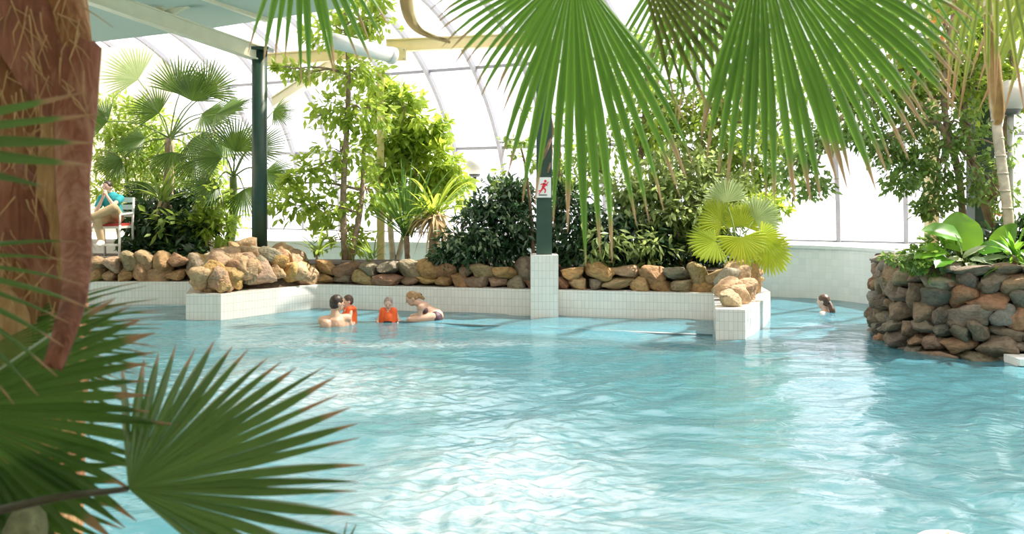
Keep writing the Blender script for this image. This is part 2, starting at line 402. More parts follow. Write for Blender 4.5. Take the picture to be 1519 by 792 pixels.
# teal sheeted lower roof on the left
te = [P(60, 72, 18.4), P(300, 44, 17.0), P(520, 10, 15.6), V((-1.6, 8.5, 5.0)), V((-12, 8.5, 5.0)), V((-13, 19.5, 4.55))]
mk('ceiling_sheet', te + [p + V((0, 0, 0.03)) for p in te], [(0, 1, 2, 3, 4, 5), (11, 10, 9, 8, 7, 6)] + [(i, i + 6, (i + 1) % 6 + 6, (i + 1) % 6) for i in range(6)], 'teal_sheet', smooth=False, kind='structure')
v, f = box(-14, 25.2, 3.2, 10.5, 0.3, 4.9, 0.12)
mk('wall_left', v, f, 'beige_wall', smooth=False, kind='structure')

# planter walls (white mosaic tile, 39 cm above the water)
H = 0.39
CP = [(-4.84, 14.77), (-4.32, 14.77), (-3.19, 16.35), (0.0, 15.55), (3.0, 14.85), (2.62, 12.80), (2.98, 12.72), (3.55, 14.0), (3.92, 15.1), (4.05, 16.6), (0.0, 17.6), (-3.0, 18.2), (-5.2, 18.0), (-5.3, 16.6)]
v, f, uv = prism(CP, -1.3, H); mk('wall_center', v, f, 'tile', smooth=False, uv=uv, kind='structure')
LP = [(-13, 18.6), (-9.6, 17.3), (-7.2, 16.85), (-5.35, 16.85), (-4.9, 19.0), (-6, 22.3), (-13, 22.5)]
v, f, uv = prism(LP, -1.3, H); mk('wall_left_planter', v, f, 'tile', smooth=False, uv=uv, kind='structure')
# shallow bench along the planter wall with a dark overflow edge
BP = [(-4.1, 15.1), (-2.6, 14.86), (0.0, 14.05), (2.66, 13.2), (2.99, 14.85), (0, 15.56), (-3.19, 16.35)]
v, f, uv = prism(BP, -1.3, -0.12); mk('wall_bench', v, f, 'tile', smooth=False, uv=uv, kind='structure')
v, f = tube([(x, y, -0.012) for x, y in ((-2.0, 14.68), BP[2], BP[3])], 0.026, 6); mk('trim_2', v, f, 'trim_dark', kind='structure')

# ------------------------------------------------------------------ water
def waves(x, y):
    r = np.random.RandomState(3); h = np.zeros_like(x)
    wx = x + 0.35 * np.sin(0.9 * y + 1.3) + 0.25 * np.sin(1.7 * x - 0.8 * y)
    wy = y + 0.35 * np.sin(0.8 * x + 0.4) + 0.22 * np.sin(1.5 * x + 1.1 * y + 2)
    for k in range(46):
        lam = 0.22 * (2.4 / 0.22) ** r.rand(); a = r.rand() * 2 * math.pi
        kx, ky = math.cos(a) * 2 * math.pi / lam, math.sin(a) * 2 * math.pi / lam
        env = 0.6 + 0.4 * np.sin(r.rand() * 6 + x * (r.rand() - .5) * 1.6 + y * (r.rand() - .5) * 1.6)
        h += 0.0042 * lam ** 0.95 * env * np.sin(kx * wx + ky * wy + r.rand() * 6.28)
    return h
rows = [4.3]
while rows[-1] < 22: rows.append(rows[-1] + 0.022 + 0.0028 * (rows[-1] - 4.3))
ys = np.array(rows); nx = 420
t = np.linspace(0, 1, nx)
GX = np.zeros((len(ys), nx)); GY = np.zeros_like(GX)
for i, yv in enumerate(ys):
    hw = 0.60 * yv + 2.0
    GX[i] = -hw + 2 * hw * t; GY[i] = yv
GX = np.clip(GX, -15.8, 12.8)
amp = 1.0 - 0.55 * np.clip((GY - 8) / 8, 0, 1)
GZ = waves(GX, GY) * amp
# churned water: bubbles rise over the jets
def spot(px, py, rx, ry, g=1.0):
    Yc = CZ * F / (py - HY); Xc = (px - 759.5) / F * Yc
    return g * np.exp(-((GX - Xc) / rx) ** 2 - ((GY - Yc) / ry) ** 2)
foam = spot(735, 715, 0.75, 1.0, 1.0) + spot(640, 780, 0.5, 0.6, .9) + spot(790, 650, 0.7, 0.7, .55) + spot(470, 560, 1.3, 1.0, 1.25) + spot(420, 600, 0.9, 0.6, .9) + spot(640, 512, 1.6, 0.3, 1.2) + spot(620, 590, 1.2, .7, .5) + spot(860, 745, .6, .8, .5) + spot(420, 505, 1.2, .5, .5)
GZ += 0.012 * foam * np.sin(GX * 23 + 3 * np.sin(GY * 9)) * np.sin(GY * 19 + 2 * np.sin(GX * 8))
foam = 0.5 * foam + spot(1420, 720, 2.2, 2.0, .16) + spot(1050, 760, 1.6, 1.2, .12) + spot(560, 700, 1.0, 1.0, .2)
nr = len(ys)
idx = np.arange(nr * nx).reshape(nr, nx)
fs = np.stack([idx[:-1, :-1], idx[:-1, 1:], idx[1:, 1:], idx[1:, :-1]], -1).reshape(-1, 4)
me = bpy.data.meshes.new('pool_water')
co = np.stack([GX, GY, GZ], -1).reshape(-1, 3).astype(np.float32)
me.vertices.add(len(co)); me.vertices.foreach_set('co', co.ravel())
me.loops.add(fs.size); me.loops.foreach_set('vertex_index', fs.ravel().astype(np.int32))
me.polygons.add(len(fs)); me.polygons.foreach_set('loop_start', np.arange(0, fs.size, 4, dtype=np.int32))
me.polygons.foreach_set('use_smooth', np.ones(len(fs), dtype=bool)); me.update(calc_edges=True)
at = me.attributes.new('foam', 'FLOAT', 'POINT'); at.data.foreach_set('value', np.clip(foam, 0, 1.3).ravel().astype(np.float32))
def watermat():
    m, nt, out = newmat('pool_water'); L = nt.links
    tc = N(nt, 'TexCoord')
    n1 = N(nt, 'TexNoise'); n1.inputs['Scale'].default_value = 6.0; n1.inputs['Detail'].default_value = 5; n1.inputs['Distortion'].default_value = 0.8
    mp = N(nt, 'Mapping'); mp.inputs['Scale'].default_value = (0.8, 1.2, 1); L.new(tc.outputs['Object'], mp.inputs[0]); L.new(mp.outputs[0], n1.inputs['Vector'])
    bp = N(nt, 'Bump'); bp.inputs['Strength'].default_value = 0.45; bp.inputs['Distance'].default_value = 0.03; L.new(n1.outputs[0], bp.inputs['Height'])
    tr = N(nt, 'BsdfTransparent'); tr.inputs[0].default_value = (0.70, 0.92, 0.94, 1)
    df = N(nt, 'BsdfDiffuse'); df.inputs[0].default_value = (0.095, 0.285, 0.355, 1)
    b0 = N(nt, 'MixShader'); b0.inputs[0].default_value = 0.72; L.new(tr.outputs[0], b0.inputs[1]); L.new(df.outputs[0], b0.inputs[2])
    # bubbles: pale, with a streaky outline of their own
    fa = N(nt, 'Attribute', attribute_name='foam')
    n2 = N(nt, 'TexNoise'); n2.inputs['Scale'].default_value = 4.0; n2.inputs['Detail'].default_value = 7; n2.inputs['Roughness'].default_value = 0.65; n2.inputs['Distortion'].default_value = 1.2
    m2 = N(nt, 'Mapping'); m2.inputs['Scale'].default_value = (0.7, 1.5, 1); L.new(tc.outputs['Object'], m2.inputs[0]); L.new(m2.outputs[0], n2.inputs['Vector'])
    r2 = ramp(nt, [(0.40, (0, 0, 0)), (0.60, (1, 1, 1))]); L.new(n2.outputs[0], r2.inputs[0])
    mu = N(nt, 'Math', operation='MULTIPLY_ADD'); L.new(r2.outputs[0], mu.inputs[0]); mu.inputs[1].default_value = 0.75; mu.inputs[2].default_value = 0.25
    m3 = N(nt, 'Math', operation='MULTIPLY', use_clamp=True); L.new(mu.outputs[0], m3.inputs[0]); L.new(fa.outputs['Fac'], m3.inputs[1])
    wd = N(nt, 'BsdfDiffuse'); wd.inputs[0].default_value = (0.50, 0.57, 0.62, 1)
    b1 = N(nt, 'MixShader'); L.new(m3.outputs[0], b1.inputs[0]); L.new(b0.outputs[0], b1.inputs[1]); L.new(wd.outputs[0], b1.inputs[2])
    gl = N(nt, 'BsdfGlossy'); gl.inputs['Roughness'].default_value = 0.04; L.new(bp.outputs[0], gl.inputs['Normal'])
    fr = N(nt, 'Fresnel'); fr.inputs['IOR'].default_value = 1.5; L.new(bp.outputs[0], fr.inputs['Normal'])
    b2 = N(nt, 'MixShader'); L.new(fr.outputs[0], b2.inputs[0]); L.new(b1.outputs[0], b2.inputs[1]); L.new(gl.outputs[0], b2.inputs[2])
    L.new(b2.outputs[0], out.inputs[0])
    return m
me.materials.append(watermat())
wo = bpy.data.objects.new('pool_water', me); COL.objects.link(wo)
wo['label'] = 'rippling turquoise pool water with white churned patches'; wo['category'] = 'water'; wo['kind'] = 'stuff'

# ------------------------------------------------------------------ stones
stone_mesh = {}
def stone_variant(k, mat):
    key = (k, mat)
    if key in stone_mesh: return stone_mesh[key]
    r = random.Random(100 + k); bm = bmesh.new(); bmesh.ops.create_icosphere(bm, subdivisions=3, radius=1)
    planes = []
    for _ in range(11):
        n = V((r.gauss(0, 1), r.gauss(0, 1), r.gauss(0, 1))).normalized(); planes.append((n, r.uniform(0.50, 0.86)))
    off = V((r.random() * 50, r.random() * 50, r.random() * 50))
    for vv in bm.verts:
        c = vv.co; q = V([math.copysign(abs(x) ** 0.72, x) for x in c])
        for n, d in planes:
            e = q.dot(n) - d
            if e > 0: q = q - n * e * 0.95
        q *= 1.08 + 0.22 * mnoise.noise(c * 1.3 + off) + 0.09 * mnoise.noise(c * 3.5 + off)
        vv.co = q
    me = bpy.data.meshes.new('stone'); bm.to_mesh(me); bm.free()
    me.polygons.foreach_set('use_smooth', [True] * len(me.polygons)); me.materials.append(M[mat])
    stone_mesh[key] = me; return me
def stone(parent, p, sx, sy, sz, rz, mat, tilt=0.25, r=rnd):
    o = bpy.data.objects.new('stone', stone_variant(r.randrange(14), mat)); COL.objects.link(o)
    o.parent = parent; o.location = V(p) - wloc(parent); o.scale = (sx, sy, sz)
    o.rotation_euler = (r.uniform(-tilt, tilt), r.uniform(-tilt, tilt), rz + r.uniform(-.25, .25) + (math.pi if r.random() < .5 else 0)); return o
def stone_courses(parent, path, z0, z1, ch, wr, mat, inset=0.12, lean=0.0, depth=0.17, seed=1, flip=0.12, ragged=0.0):
    r = random.Random(seed); P3 = [V((x, y, 0)) for x, y in path]
    seg = [(P3[i + 1] - P3[i]).length for i in range(len(P3) - 1)]; tot = sum(seg)
    def at(s):
        for i, d in enumerate(seg):
            if s <= d or i == len(seg) - 1:
                dd = (P3[i + 1] - P3[i]).normalized(); return P3[i] + dd * min(s, d), dd
            s -= d
    z = z0; k = 0
    while z < z1 - 0.03:
        h = min(ch * r.uniform(0.85, 1.2), z1 - z + 0.04); s = r.uniform(-0.1, 0.05)
        while s < tot:
            w = r.uniform(*wr); p, d = at(max(0.0, min(tot, s + w / 2))); inw = V((-d.y, d.x, 0))
            hh = h * r.uniform(0.75, 1.4) + (r.uniform(0, ragged) if z + h >= z1 - 0.05 else 0)
            q = p + inw * (inset + lean * (z - z0) + r.uniform(-0.03, 0.03)); q.z = z + h / 2 + r.uniform(-.02, .02)
            stone(parent, q, w * 0.60, depth * r.uniform(.85, 1.2), hh * 0.62, math.atan2(d.y, d.x), mat, 0.3 if r.random() < flip else 0.12, r)
            s += w * 0.93
        z += h * 0.95; k += 1

# centre planter: low stone kerb, soil
cw = thing('stone_kerb', 'low brown fieldstone kerb along the tiled planter behind the bathers', 'stone wall', (0, 15.9, H))
inner = [(-3.25, 16.55), (-1.5, 16.08), (0.0, 15.74), (1.5, 15.38), (3.05, 15.05), (3.35, 14.95), (3.75, 15.3)]
v, f, uv = prism([(-3.4, 16.75), (0, 15.95), (3.2, 15.2), (3.72, 15.4), (3.85, 16.4), (0, 17.4), (-3, 18.0), (-5.0, 17.8), (-4.9, 16.9)], H - 0.02, 0.70)
mk('soil', v, f, 'soil', cw, smooth=False)
stone_courses(cw, inner, H, 0.76, 0.19, (0.24, 0.48), 'stone_brown', inset=0.08, seed=4, ragged=0.04)
# stones on the right pier
pw = thing('pier_rocks', 'few sunlit grey rocks on the white tiled pier end below the lime palm', 'rocks', (3.1, 13.9, H))
for x, y, a, b, c, rz in ((2.86, 13.15, .17, .16, .14, .3), (3.08, 13.5, .17, .2, .17, 1.2), (2.98, 13.95, .2, .2, .2, .4), (3.3, 14.0, .15, .2, .16, 1.3), (3.3, 14.5, .2, .22, .26, 1.1), (3.52, 14.85, .18, .2, .25, .7), (3.1, 14.45, .2, .2, .26, .1), (3.66, 15.25, .16, .2, .28, 1.4), (3.35, 14.85, .2, .2, .36, .6)):
    stone(pw, (x, y, H + c * 0.72), a, b, c, rz, 'stone_warm')
# rock pile on the left pier
rp = thing('rock_pile', 'heap of sunlit tan rocks around the foot of the green steel column', 'rocks', (-4.2, 16.2, H))
r_ = random.Random(21)
for k in range(190):
    u, w = r_.random(), r_.random()
    # footprint of the arm: from pier front (-4.58, 14.95) widening to the back
    y = lerp(14.95, 17.4, u ** 0.8); xl = lerp(-4.74, -5.15, u); xr = lerp(-4.36, -3.15, min(1, (y - 14.85) / 1.6)) - 0.12
    x = lerp(xl, xr, w)
    top = H + 0.16 + 0.52 * math.exp(-((x + 4.12) / 0.62) ** 2 - ((y - 16.35) / 0.75) ** 2) + 0.30 * math.exp(-((y - 15.5) / 0.5) ** 2 - ((x + 4.45) / .35) ** 2)
    s = r_.uniform(0.11, 0.21); z = H + (top - H) * (1 - 0.55 * r_.random() ** 2) - s * 0.3
    stone(rp, (x, y, max(z, H + s * 0.5)), s * r_.uniform(.9, 1.35), s * r_.uniform(.9, 1.2), s * r_.uniform(.7, 1.0), r_.uniform(0, 3), 'stone_warm', 0.5, r_)
v, f = lathe((-4.2, 16.35, H), [(0.75, 0), (0.6, 0.15), (0.4, 0.36), (0.05, 0.45)], 16); mk('rubble_core', v, f, 'soil', rp)
# left planter kerb
lw = thing('stone_kerb', 'two-course tan fieldstone kerb in front of the lifeguard chair', 'stone wall', (-8, 17.3, H))
stone_courses(lw, [(-12.6, 18.7), (-9.55, 17.5), (-7.2, 17.02), (-5.4, 17.02), (-5.1, 18.4)], H, 0.80, 0.21, (0.22, 0.42), 'stone_warm', inset=0.06, seed=9, ragged=0.06)
v, f, uv = prism([(-12.6, 18.9), (-9.5, 17.7), (-7.2, 17.2), (-5.5, 17.2), (-5.2, 19), (-6, 22), (-12.8, 22.3)], H - .02, 0.66); mk('soil', v, f, 'soil', lw, smooth=False)
# right island
iw = thing('rock_island', 'dark grey-brown boulder wall of the planted island beside the white pool wall', 'rock wall', (6.4, 12.6, 0))
ipath = [(5.25, 14.2), (4.88, 13.4), (4.72, 12.6), (4.74, 12.0), (4.98, 11.55), (5.4, 11.3), (6.0, 11.2), (7.2, 11.15), (8.2, 11.2)]
core = [(x + (0.16 if k < 5 else 0.02), y + (0.02 if k < 4 else 0.16)) for k, (x, y) in enumerate(ipath)] + [(8.2, 13.0), (6.9, 14.4)]
v, f, uv = prism(core, -1.3, 0.88); mk('soil', v, f, 'soil', iw, smooth=False)
stone_courses(iw, [(p.x, p.y) for p in catmull([(x, y, 0) for x, y in ipath], 4)], -0.30, 1.0, 0.185, (0.15, 0.5), 'stone_grey', inset=0.10, lean=0.05, depth=0.2, seed=14, flip=0.5, ragged=0.06)
stone(iw, P(1400, 402, 11.85), .20, .2, .15, 0.2, 'stone_warm')
stone(iw, P(1398, 425, 11.7), .24, .2, .14, 0.2, 'stone_warm')
stone(iw, P(1475, 420, 11.5), .26, .2, .13, 0.1, 'stone_grey')
# little tiled step at the foot of the island
st = thing('tiled_step', 'small white tiled step at the foot of the boulder island', 'step', (6.1, 11.0, 0))
v, f = box(6.1, 11.02, -0.28, 1.16, 0.3, 0.6); mk('step_block', v, f, 'white_paint', st, smooth=False)
tme = None
for k in range(10):
    x = 5.575 + k * 0.117
    if tme is None:
        v, f = box(x, 11.0, 0.035, 0.108, 0.36, 0.075); o = mk('tile', v, f, 'white_paint', st, smooth=False); tme = o.data; x0 = x
    else:
        o = bpy.data.objects.new('tile', tme); COL.objects.link(o); o.parent = st; o.location = (x - x0, 0, 0)
# floating pale vinyl thing cut off by the lower edge
fl = thing('swim_float', 'pale pinkish white rounded float on the water', 'float', (2.24, 5.12, 0))
v, f = lathe((2.24, 5.12, 0.02), [(0.001, .085), (.08, .082), (.14, .066), (.18, .035), (.19, 0), (.18, -.035), (.13, -.065), (.001, -.08)], 28); mk('shell', v, f, 'float', fl)
v, f = tube([(2.24, 5.12, .10), (2.25, 5.13, .125)], [.014, .011], 8); mk('valve', v, f, 'float', fl)

# ------------------------------------------------------------------ columns, beams, lamps, sign
def column(label, px, Y, w, z0, z1, mat='green_paint', base=True, roundsec=False):
    x = (px - 759.5) / F * Y; t = thing('column', label, 'column', (x, Y, z0))
    if roundsec: v, f = tube([(x, Y, z0), (x, Y, z1)], w / 2, 16)
    else: v, f = box(x, Y, (z0 + z1) / 2, w, w, z1 - z0)
    mk('shaft', v, f, mat, t, smooth=roundsec)
    v, f = box(x, Y, z1 + 0.03, w * 1.5, w * 1.5, 0.05); mk('head_plate', v, f, mat, t, smooth=False)
    return t
colA = column('round dark green steel column rising from the tan rock pile', 385, 16.5, 0.255, 0.5, 4.24, roundsec=True)
colB = column('dark green column on a white tiled pedestal behind the pool edge', 807, 15.35, 0.235, 0.9, 6.1)
x = colB.location.x
v, f, uv = prism([(x - .21, 15.12), (x + .21, 15.12), (x + .21, 15.58), (x - .21, 15.58)], -0.3, 0.945); mk('pedestal', v, f, 'tile', colB, smooth=False, uv=uv)
pts = catmull([(x + .13 * math.cos(a * 1.1 + 4), 15.35 + .13 * math.sin(a * 1.1 + 4) - .02, 2.3 + a * .28) for a in range(0, 13)], 3)
v, f = tube(pts, 0.028, 6); mk('climbing_vine', v, f, 'rope', colB)
pts = catmull([(x + .12 * math.cos(a * .9 + 5.2), 15.35 + .13 * math.sin(a * .9 + 5.2) - .03, 2.2 + a * .3) for a in range(0, 12)], 3)
v, f = tube(pts, 0.02, 6); mk('climbing_vine', v, f, 'rope', colB)
colC = column('slim cream post standing behind the slender leafy trees', 565, 18.0, 0.13, 0.6, 4.1, 'cream_paint')
colD = column('dark green column rising from the planted boulder island', 1454, 13.4, 0.26, 0.7, 6.1)
colE = column('short stretch of ochre post between ficus leaves by the boulder island', 1382, 14.6, 0.16, 0.9, 4.6, 'cream_paint')
# sign on the centre column
sp = P(806, 278, 15.2)
sg = thing('safety_sign', 'white rectangular safety sign with a red crossed running figure', 'sign', tuple(sp))
v, f = box(sp.x, sp.y, sp.z, 0.235, 0.012, 0.31); mk('plate', v, f, 'white_paint', sg, smooth=False)
def flat(pts, mat, name, dy):
    vs = [(sp.x + a, sp.y - dy, sp.z + b) for a, b in pts]; n = len(vs)
    vs += [(p[0], p[1] + 0.004, p[2]) for p in vs]
    mk(name, vs, [tuple(range(n)), tuple(range(2 * n - 1, n - 1, -1))] + [(i, n + i, n + (i + 1) % n, (i + 1) % n) for i in range(n)], mat, sg, smooth=False)
def bar2(a, b, w):
    dx, dz = b[0] - a[0], b[1] - a[1]; l = math.hypot(dx, dz); nx_, nz_ = -dz / l * w / 2, dx / l * w / 2
    return [(a[0] - nx_, a[1] - nz_), (b[0] - nx_, b[1] - nz_), (b[0] + nx_, b[1] + nz_), (a[0] + nx_, a[1] + nz_)]
flat([(0.03 + .02 * math.cos(k * .524), .095 + .022 * math.sin(k * .524)) for k in range(12)], 'sign_red', 'pictogram_head', .0105)
for a, b, w, m in (((.02, .065), (-.01, 0), .034, 'sign_red'), ((.02, .06), (.06, .03), .016, 'sign_red'), ((.015, .06), (-.045, .045), .016, 'sign_red'), ((-.01, 0), (.035, -.035), .022, 'sign_red'), ((.035, -.035), (.02, -.085), .018, 'sign_red'), ((-.01, 0), (-.035, -.05), .022, 'sign_red'), ((-.035, -.05), (-.075, -.055), .018, 'sign_red')):
    flat(bar2(a, b, w), m, 'pictogram_limb', .0105)
flat(bar2((-.07, -.10), (.075, .085), .013), 'sign_red', 'slash', .014)
flat(bar2((-.07, -.115), (.055, -.115), .014), 'sign_black', 'caption_line', .0105)

def bm_thing(name, label, a, b, w, h, mat):
    t = thing(name, label, 'beam', tuple((V(a) + V(b)) / 2)); v, f = beam(a, b, w, h); mk('flange_web', v, f, mat, t, smooth=False)
    d = (V(b) - V(a)).normalized(); up = V((0, 0, h / 2 + 0.012))
    for s in (-1, 1):
        v, f = beam(V(a) + up * s, V(b) + up * s, w * 1.35, 0.025); mk('flange', v, f, mat, t, smooth=False)
    return t
M['cream_beam'] = plain('pale_cream_beam', (0.80, 0.75, 0.58), 0.5, 0.05)
bm_thing('roof_beam', 'pale cream beam sloping from the round green column under the teal roof', P(385, 80, 16.5), P(90, -22, 14.2), 0.14, 0.2, 'cream_beam')
bm_thing('roof_beam', 'cream cross beam running behind the slender trees onto the slim cream post', P(380, 90, 18.0), P(570, 76, 18.0), 0.14, 0.17, 'cream_paint')
bm_thing('roof_beam', 'cream beam running on from the slim cream post towards the palm leaves', P(575, 68, 17.9), P(800, 58, 17.2), 0.14, 0.17, 'cream_paint')
bm_thing('roof_brace', 'slanting pale cream brace behind the slender leafy tree', P(500, 92, 18.3), P(408, 152, 19.6), 0.14, 0.16, 'cream_beam')
bm_thing('roof_beam', 'short cream stub under the teal roof sheeting meeting the sloping beam', P(237, -12, 15.2), P(238, 20, 15.3), 0.08, 0.08, 'cream_beam')
bm_thing('roof_brace', 'thin cream brace climbing under the teal roof from the sloping beam', P(243, 24, 15.4), P(305, -8, 15.2), 0.07, 0.07, 'cream_beam')
bm_thing('roof_brace', 'thin cream rail crossing the teal roof towards the hanging leaf', P(300, -6, 14.6), P(395, 28, 16.2), 0.05, 0.06, 'cream_beam')
dt = thing('air_duct', 'thick white round duct lying across the cream beam junction', 'duct', tuple(P(540, 72, 16)))
a, b = P(492, 60, 15.6), P(580, 82, 16.4)
v, f = tube([a, lerp(a, b, .5), b], 0.125, 18); mk('pipe', v, f, 'white_paint', dt)
v, f = tube([lerp(a, b, .97), lerp(a, b, 1.05)], 0.14, 18); mk('end_collar', v, f, 'white_paint', dt)
jb = thing('junction_plate', 'cream square junction plate where duct, beam and slim post meet', 'bracket', tuple(P(594, 80, 17.7)))
v, f = box(*P(592, 80, 17.75), .26, .1, .24); mk('plate', v, f, 'cream_paint', jb, smooth=False)
for sx in (-1, 1):
    for sz in (-1, 1):
        c = P(592, 80, 17.69); v, f = tube([(c.x + sx * .09, c.y - .03, c.z + sz * .08), (c.x + sx * .09, c.y + .02, c.z + sz * .08)], .014, 6); mk('bolt', v, f, 'grey_metal', jb)

def globe_lamp(label, px, py, Y, R, zb, mat_post):
    c = P(px, py, Y); t = thing('globe_lamp', label, 'lamp', (c.x, c.y, zb))
    prof = [(R * math.sin(math.pi * k / 16) + 1e-4, -R * math.cos(math.pi * k / 16)) for k in range(17)]
    v, f = lathe(c, prof, 28); mk('globe', v, f, 'globe', t)
    v, f = tube([(c.x, c.y, c.z - R * .80), (c.x, c.y, c.z - R * 1.12)], [R * .62, R * .5], 20); mk('globe_holder', v, f, 'dark_metal', t)
    v, f = tube([(c.x, c.y, zb), (c.x, c.y, c.z - R)], 0.04, 12); mk('post', v, f, mat_post, t)
    v, f = lathe((c.x, c.y, zb), [(.001, 0), (.11, 0), (.11, .03), (.05, .06), (.045, .12)], 16); mk('base', v, f, mat_post, t)
globe_lamp('white globe lamp on a slim dark post behind the dark shrub', 704, 247, 20.5, 0.195, 0.93, 'dark_metal')
globe_lamp('large white globe lamp on a grey post above the boulder island', 1499, 143, 12.7, 0.21, 0.86, 'grey_metal')

# ------------------------------------------------------------------ palms
def fan(hub, u, n, R, a0, a1, N_, mat, parent, fused=0.5, droop=0.5, fold=0.0, seed=0, wid=1.0, ragged=0.12, stations=9, name='frond', split=0.0, lens=None):
    """costapalmate leaf: pleated blade, free drooping segment tips. u = leaf axis, n = upper side"""
    r = random.Random(seed); hub = V(hub); u = V(u).normalized(); n = V(n); n = (n - u * n.dot(u)).normalized(); w = n.cross(u)
    da = math.radians(a1 - a0) / N_; vs, fs, tt, rr = [], [], [], []
    for k in range(N_):
        a = math.radians(a0) + (k + .5) * da
        amid = (k + .5) / N_ * 2 - 1
        Rk = R * (1 - ragged * r.random()) * (1 - 0.18 * abs(amid) ** 2)
        if lens: Rk *= lens((k + .5) / N_)
        tone = min(1, max(0, r.gauss(.5, .22)))
        jit = r.gauss(0, 0.012) * (1 + split)
        d0 = (u * math.cos(a) + w * math.sin(a) + n * (fold * abs(amid))).normalized()
        dr = droop * r.uniform(.75, 1.3); fu = fused * r.uniform(.86, 1.14)
        p = hub.copy(); d = d0.copy(); base = len(vs); ds = Rk / (stations - 1)
        for i in range(stations):
            s = i / (stations - 1)
            side = (-u * math.sin(a) + w * math.cos(a)); nn = d.cross(side).normalized() * -1
            if nn.dot(n) < 0: nn = -nn
            if s <= fu: hw = math.tan(abs(da) / 2) * s * Rk * wid
            else:
                q = (s - fu) / (1 - fu); hw = math.tan(abs(da) / 2) * fu * Rk * wid * (1 - q ** 1.7) * 0.94 + 0.0008
            pl = hw * 0.9
            vs += [p - side * hw - nn * pl * .5, p + nn * pl * .5, p + side * hw - nn * pl * .5]
            tt += [s, s, s]; rr += [tone] * 3
            g = dr * (max(0, s - 0.25) ** 1.6) * 1.6 / stations * 5
            d = (d + V((0, 0, -1)) * g * .5 + side * jit * s).normalized(); p = p + d * ds
        for i in range(stations - 1):
            b = base + i * 3; fs += [(b, b + 1, b + 4, b + 3), (b + 1, b + 2, b + 5, b + 4)]
    return mk(name, vs, fs, mat, parent, smooth=False, attrs={'t': tt, 'rnd': rr})
def petiole(frond_obj, a, b, sag, r0, r1, mat='stalk', via=None):
    a, b = V(a), V(b); m = via if via is not None else (a + b) / 2 + V((0, 0, sag))
    pts = catmull([a, m, b], 7); v, f = tube(pts, [lerp(r0, r1, k / (len(pts) - 1)) for k in range(len(pts))], 7)
    # petiole is a sub-part of its frond (frond objects share the palm's origin)
    o = mk('petiole', v, f, mat, frond_obj); return o

# --- big fibrous palm at the left edge
bp_ = V((-1.50, 3.05, 0.22))
p1 = thing('tall_palm', 'tall fan palm with shaggy brown fibrous trunk and dead leaf bases', 'palm', tuple(bp_))
pts = [bp_, bp_ + V((-.02, 0, .6)), bp_ + V((0, 0, 1.2)), bp_ + V((.0, .0, 1.8)), bp_ + V((-.03, .0, 2.5)), bp_ + V((-.04, .02, 3.3))]
pp = catmull(pts, 10); vs, fs = tube(pp, 0.19, 30)
vs = [V(q) for q in vs]
for i, q in enumerate(vs):
    ring = pp[i // 30]; dd = q - ring
    k = 1 + 0.16 * mnoise.noise(V((q.x * 5, q.y * 5, q.z * 2.2))) + 0.09 * mnoise.noise(V((q.x * 14, q.y * 14, q.z * 5)))
    vs[i] = ring + dd * k * (1.05 - 0.03 * (i // 30) / len(pp))
mk('trunk', vs, fs, 'fibre', p1)
def sheath(pts, widths, mat, parent, thick=0.012, curl=0.35, nrm=(0, -1, 0), ragtop=0.0, name='dead_leaf_base', seed=0):
    r = random.Random(seed); pts = catmull(pts, 6); n = len(pts); vs, fs = [], []; m = 9
    for i, p in enumerate(pts):
        t = i / (n - 1); wv = np.interp(t, np.linspace(0, 1, len(widths)), widths)
        d = (pts[min(i + 1, n - 1)] - pts[max(0, i - 1)]).normalized(); nn = V(nrm); nn = (nn - d * nn.dot(d)).normalized(); s = d.cross(nn)
        for k in range(m):
            q = k / (m - 1) * 2 - 1; e = V((0, 0, 0))
            if i == 0 and ragtop: e = -d * r.uniform(0, ragtop)
            jg = 1 + 0.05 * mnoise.noise(V((t * 9 + seed, q * 2, 0)))
            vs.append(p + s * (q * wv / 2 * jg) + nn * (-(q * q) * curl * wv * .5 + 0.008 * mnoise.noise(V((t * 12, q * 3, seed)))) + e)
    o = len(vs); vs += [v_ - V(nrm).normalized() * thick for v_ in vs]
    for i in range(n - 1):
        for k in range(m - 1):
            a = i * m + k; fs += [(a, a + 1, a + m + 1, a + m), (o + a, o + a + m, o + a + m + 1, o + a + 1)]
        fs += [(i * m, i * m + m, o + i * m + m, o + i * m), (i * m + m - 1, o + i * m + m - 1, o + i * m + 2 * m - 1, i * m + 2 * m - 1)]
    for k in range(m - 1): fs += [(k, o + k, o + k + 1, k + 1), ((n - 1) * m + k, (n - 1) * m + k + 1, o + (n - 1) * m + k + 1, o + (n - 1) * m + k)]
    return mk(name, vs, fs, mat, parent)
# long curved dead leaf base hanging down in front of the trunk edge
sheath([P(112, 70, 2.82), P(110, 150, 2.78), P(105, 260, 2.68), P(110, 360, 2.50), P(108, 430, 2.34), P(94, 490, 2.24), P(76, 546, 2.18)], [.125, .11, .085, .072, .058, .050, .040], 'sheath', p1, .02, .45, (0.25, -1, 0), .05, seed=3)
sheath([P(90, -20, 2.86), P(110, 60, 2.83), P(100, 130, 2.83), P(108, 250, 2.83)], [.09, .10, .10, .05], 'fibre', p1, .014, .6, (.5, -1, 0), .04, seed=5)
sheath([P(20, -30, 2.83), P(48, 60, 2.80), P(85, 150, 2.80), P(98, 230, 2.81)], [.2, .2, .12, .05], 'sheath', p1, .012, .5, (.2, -1, .1), .03, seed=8)
sheath([P(85, 180, 2.80), P(82, 280, 2.79), P(88, 360, 2.79), P(98, 420, 2.79)], [.09, .11, .07, .03], 'fibre_pale', p1, .01, .5, (.3, -1, 0), .03, seed=11)
sheath([P(-15, 250, 2.78), P(30, 330, 2.76), P(70, 390, 2.78), P(92, 470, 2.80)], [.14, .2, .12, .02], 'sheath', p1, .01, .5, (.1, -1, .1), .03, seed=13)
